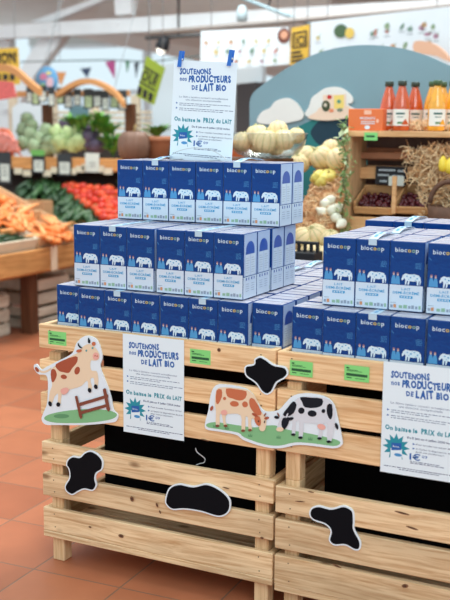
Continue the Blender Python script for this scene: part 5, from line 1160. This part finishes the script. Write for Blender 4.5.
# straw and basket at the right of the shelf
def smp2(i):
    u = random.gauss(434, 14); v = random.uniform(146, 228); u = max(u, 404+(16 if v > 183 else 0)+random.uniform(0, 4)); return aty(u, v, JY+.02+random.random()*.16), Vector((0, -1, 0))
s2 = strands(1200, smp2, .0021, .07, (STR2, STR, STR2)); solo(s2, 'straw_bundle', 'tangle of straw hanging in the right side of the juice shelf', 'straw', kind='stuff')
def smp3(i):
    u = random.uniform(392, 452); return aty(u, 128+random.uniform(-7, 3)+abs(u-418)*.03, JY+.05+random.random()*.06), Vector((0, -.7, .7))
s3 = strands(260, smp3, .0015, .05, (STR2, STR, STR2))
z_min = min(v.z for v in s3.v)
for v in s3.v: v.z = max(v.z, JZ+.002)
solo(s3, 'straw_filling', 'pale wood-wool strewn between the bottles on the shelf top', 'straw', kind='stuff')
WK = mat('wicker_dark', (98, 66, 48), .7, .2, 40)
p = aty(449, 206, JY-.03); bs = empty('wicker_basket', p, 'dark wicker basket with a round handle at the right picture edge', 'basket')
mb = MB(); mb.tube([p+Vector((.085*math.cos(t), 0, .095*math.sin(t)+.01)) for t in [PI*i/14 for i in range(15)]], .012, WK, 8); mb.build('handle', bs)
mb = MB(); mb.lathe([(.001, -.10), (.075, -.10), (.088, -.06), (.092, 0), (.084, .0), (.07, -.085), (.001, -.09)], WK, 24, Matrix.Translation(p)); mb.build('bowl', bs)
yl = MB(); yl.lathe([(.002, -.035), (.014, -.03), (.02, -.01), (.019, .012), (.010, .03), (.003, .036)], mat('yellow_pear', (244, 214, 70), .4), 14); ylo = yl.build('yellow_gourd'); tag(ylo, 'bright yellow gourd tucked in the straw at the right, left one', 'gourd', 'bright yellow gourds in the straw'); ylo.location = aty(443, 164, JY+.01)
c = ylo.copy(); COL.objects.link(c); c.location = aty(449.5, 166, JY+.01); c['label'] = 'bright yellow gourd at the right picture edge, beside the other'
# bowl of melons behind the top milk layer
BY_ = 1.62; bc = aty(267, 158, BY_)
PLG = bpy.data.materials.new('clear_plastic'); PLG.use_nodes = True; _n = PLG.node_tree.nodes; _l = PLG.node_tree.links; _n.remove(_n['Principled BSDF'])
_t = _n.new('ShaderNodeBsdfTransparent'); _t.inputs[0].default_value = (.93, .95, .94, 1); _g = _n.new('ShaderNodeBsdfGlossy'); _g.inputs['Roughness'].default_value = .12; _m = _n.new('ShaderNodeMixShader'); _f = _n.new('ShaderNodeLayerWeight'); _f.inputs['Blend'].default_value = .2
_l.new(_f.outputs['Facing'], _m.inputs[0]); _l.new(_t.outputs[0], _m.inputs[1]); _l.new(_g.outputs[0], _m.inputs[2]); _l.new(_m.outputs[0], _n['Material Output'].inputs[0])
bw = empty('melon_bowl', bc, 'clear bowl heaped with pale melons behind the top milk layer', 'bowl')
mb = MB(); prof = [(.09, 0), (.14, .02), (.17, .06), (.182, .11), (.178, .112), (.165, .06), (.135, .025), (.09, .006)]
mb.lathe(prof, PLG, 32, Matrix.Translation(bc)); mb.build('bowl_shell', bw)
for i, (x, z, s, yo) in enumerate(((-.125, .07, .72, 0), (-.07, .06, .7, .05), (-.045, .10, .8, -.0), (.01, .075, .9, -.045), (.03, .12, .75, .05), (.08, .08, .8, 0), (.125, .10, .6, .04), (-.09, .11, .55, .05), (.005, .05, .7, .08))):
    c = me_.copy(); COL.objects.link(c); c.location = bc+Vector((x, yo, z)); c.scale = (s,)*3; c.rotation_euler = (random.uniform(-.3, .3), random.uniform(-.3, .3), random.uniform(0, 6)); tag(c, 'pale ribbed melon heaped in the clear bowl', 'melon', 'melons in the clear bowl')
    for ch in [k for k in bpy.data.objects if k.parent is me_]: d = ch.copy(); COL.objects.link(d); d.parent = c
mb = MB(); PX1 = aty(294, 160, BY_+.16).x; mb.bbox((bc.x-.24, BY_-.16, 0), (PX1, BY_+.16, bc.z-.002), DARKW, .004); bx = solo(mb, 'pedestal', 'dark wooden pedestal under the clear melon bowl', 'pedestal')
# small black crate at the foot of the straw
p0, p1 = aty(307, 240, 1.36), aty(323, 251, 1.36)
r = empty('black_crate', (p0.x, 1.32, 0), 'small black plastic crate between the stacks at the foot of the straw', 'crate')
mb = MB(); mb.bbox((p0.x-.03, 1.26, 0), (p1.x, 1.36, p1.z), BLACK, .004); mb.build('crate_body', r)
for k in range(4):
    x = p0.x-.02+(p1.x-p0.x+.01)*k/3; mb = MB(); mb.bbox((x, 1.30, p1.z-.004), (x+.012, 1.315, p0.z-.010), BLACK, .002); mb.build('crate_rib', r)
mb = MB(); mb.bbox((p0.x-.03, 1.296, p0.z-.0115), (p1.x, 1.32, p0.z), BLACK, .003); mb.build('crate_rim', r)
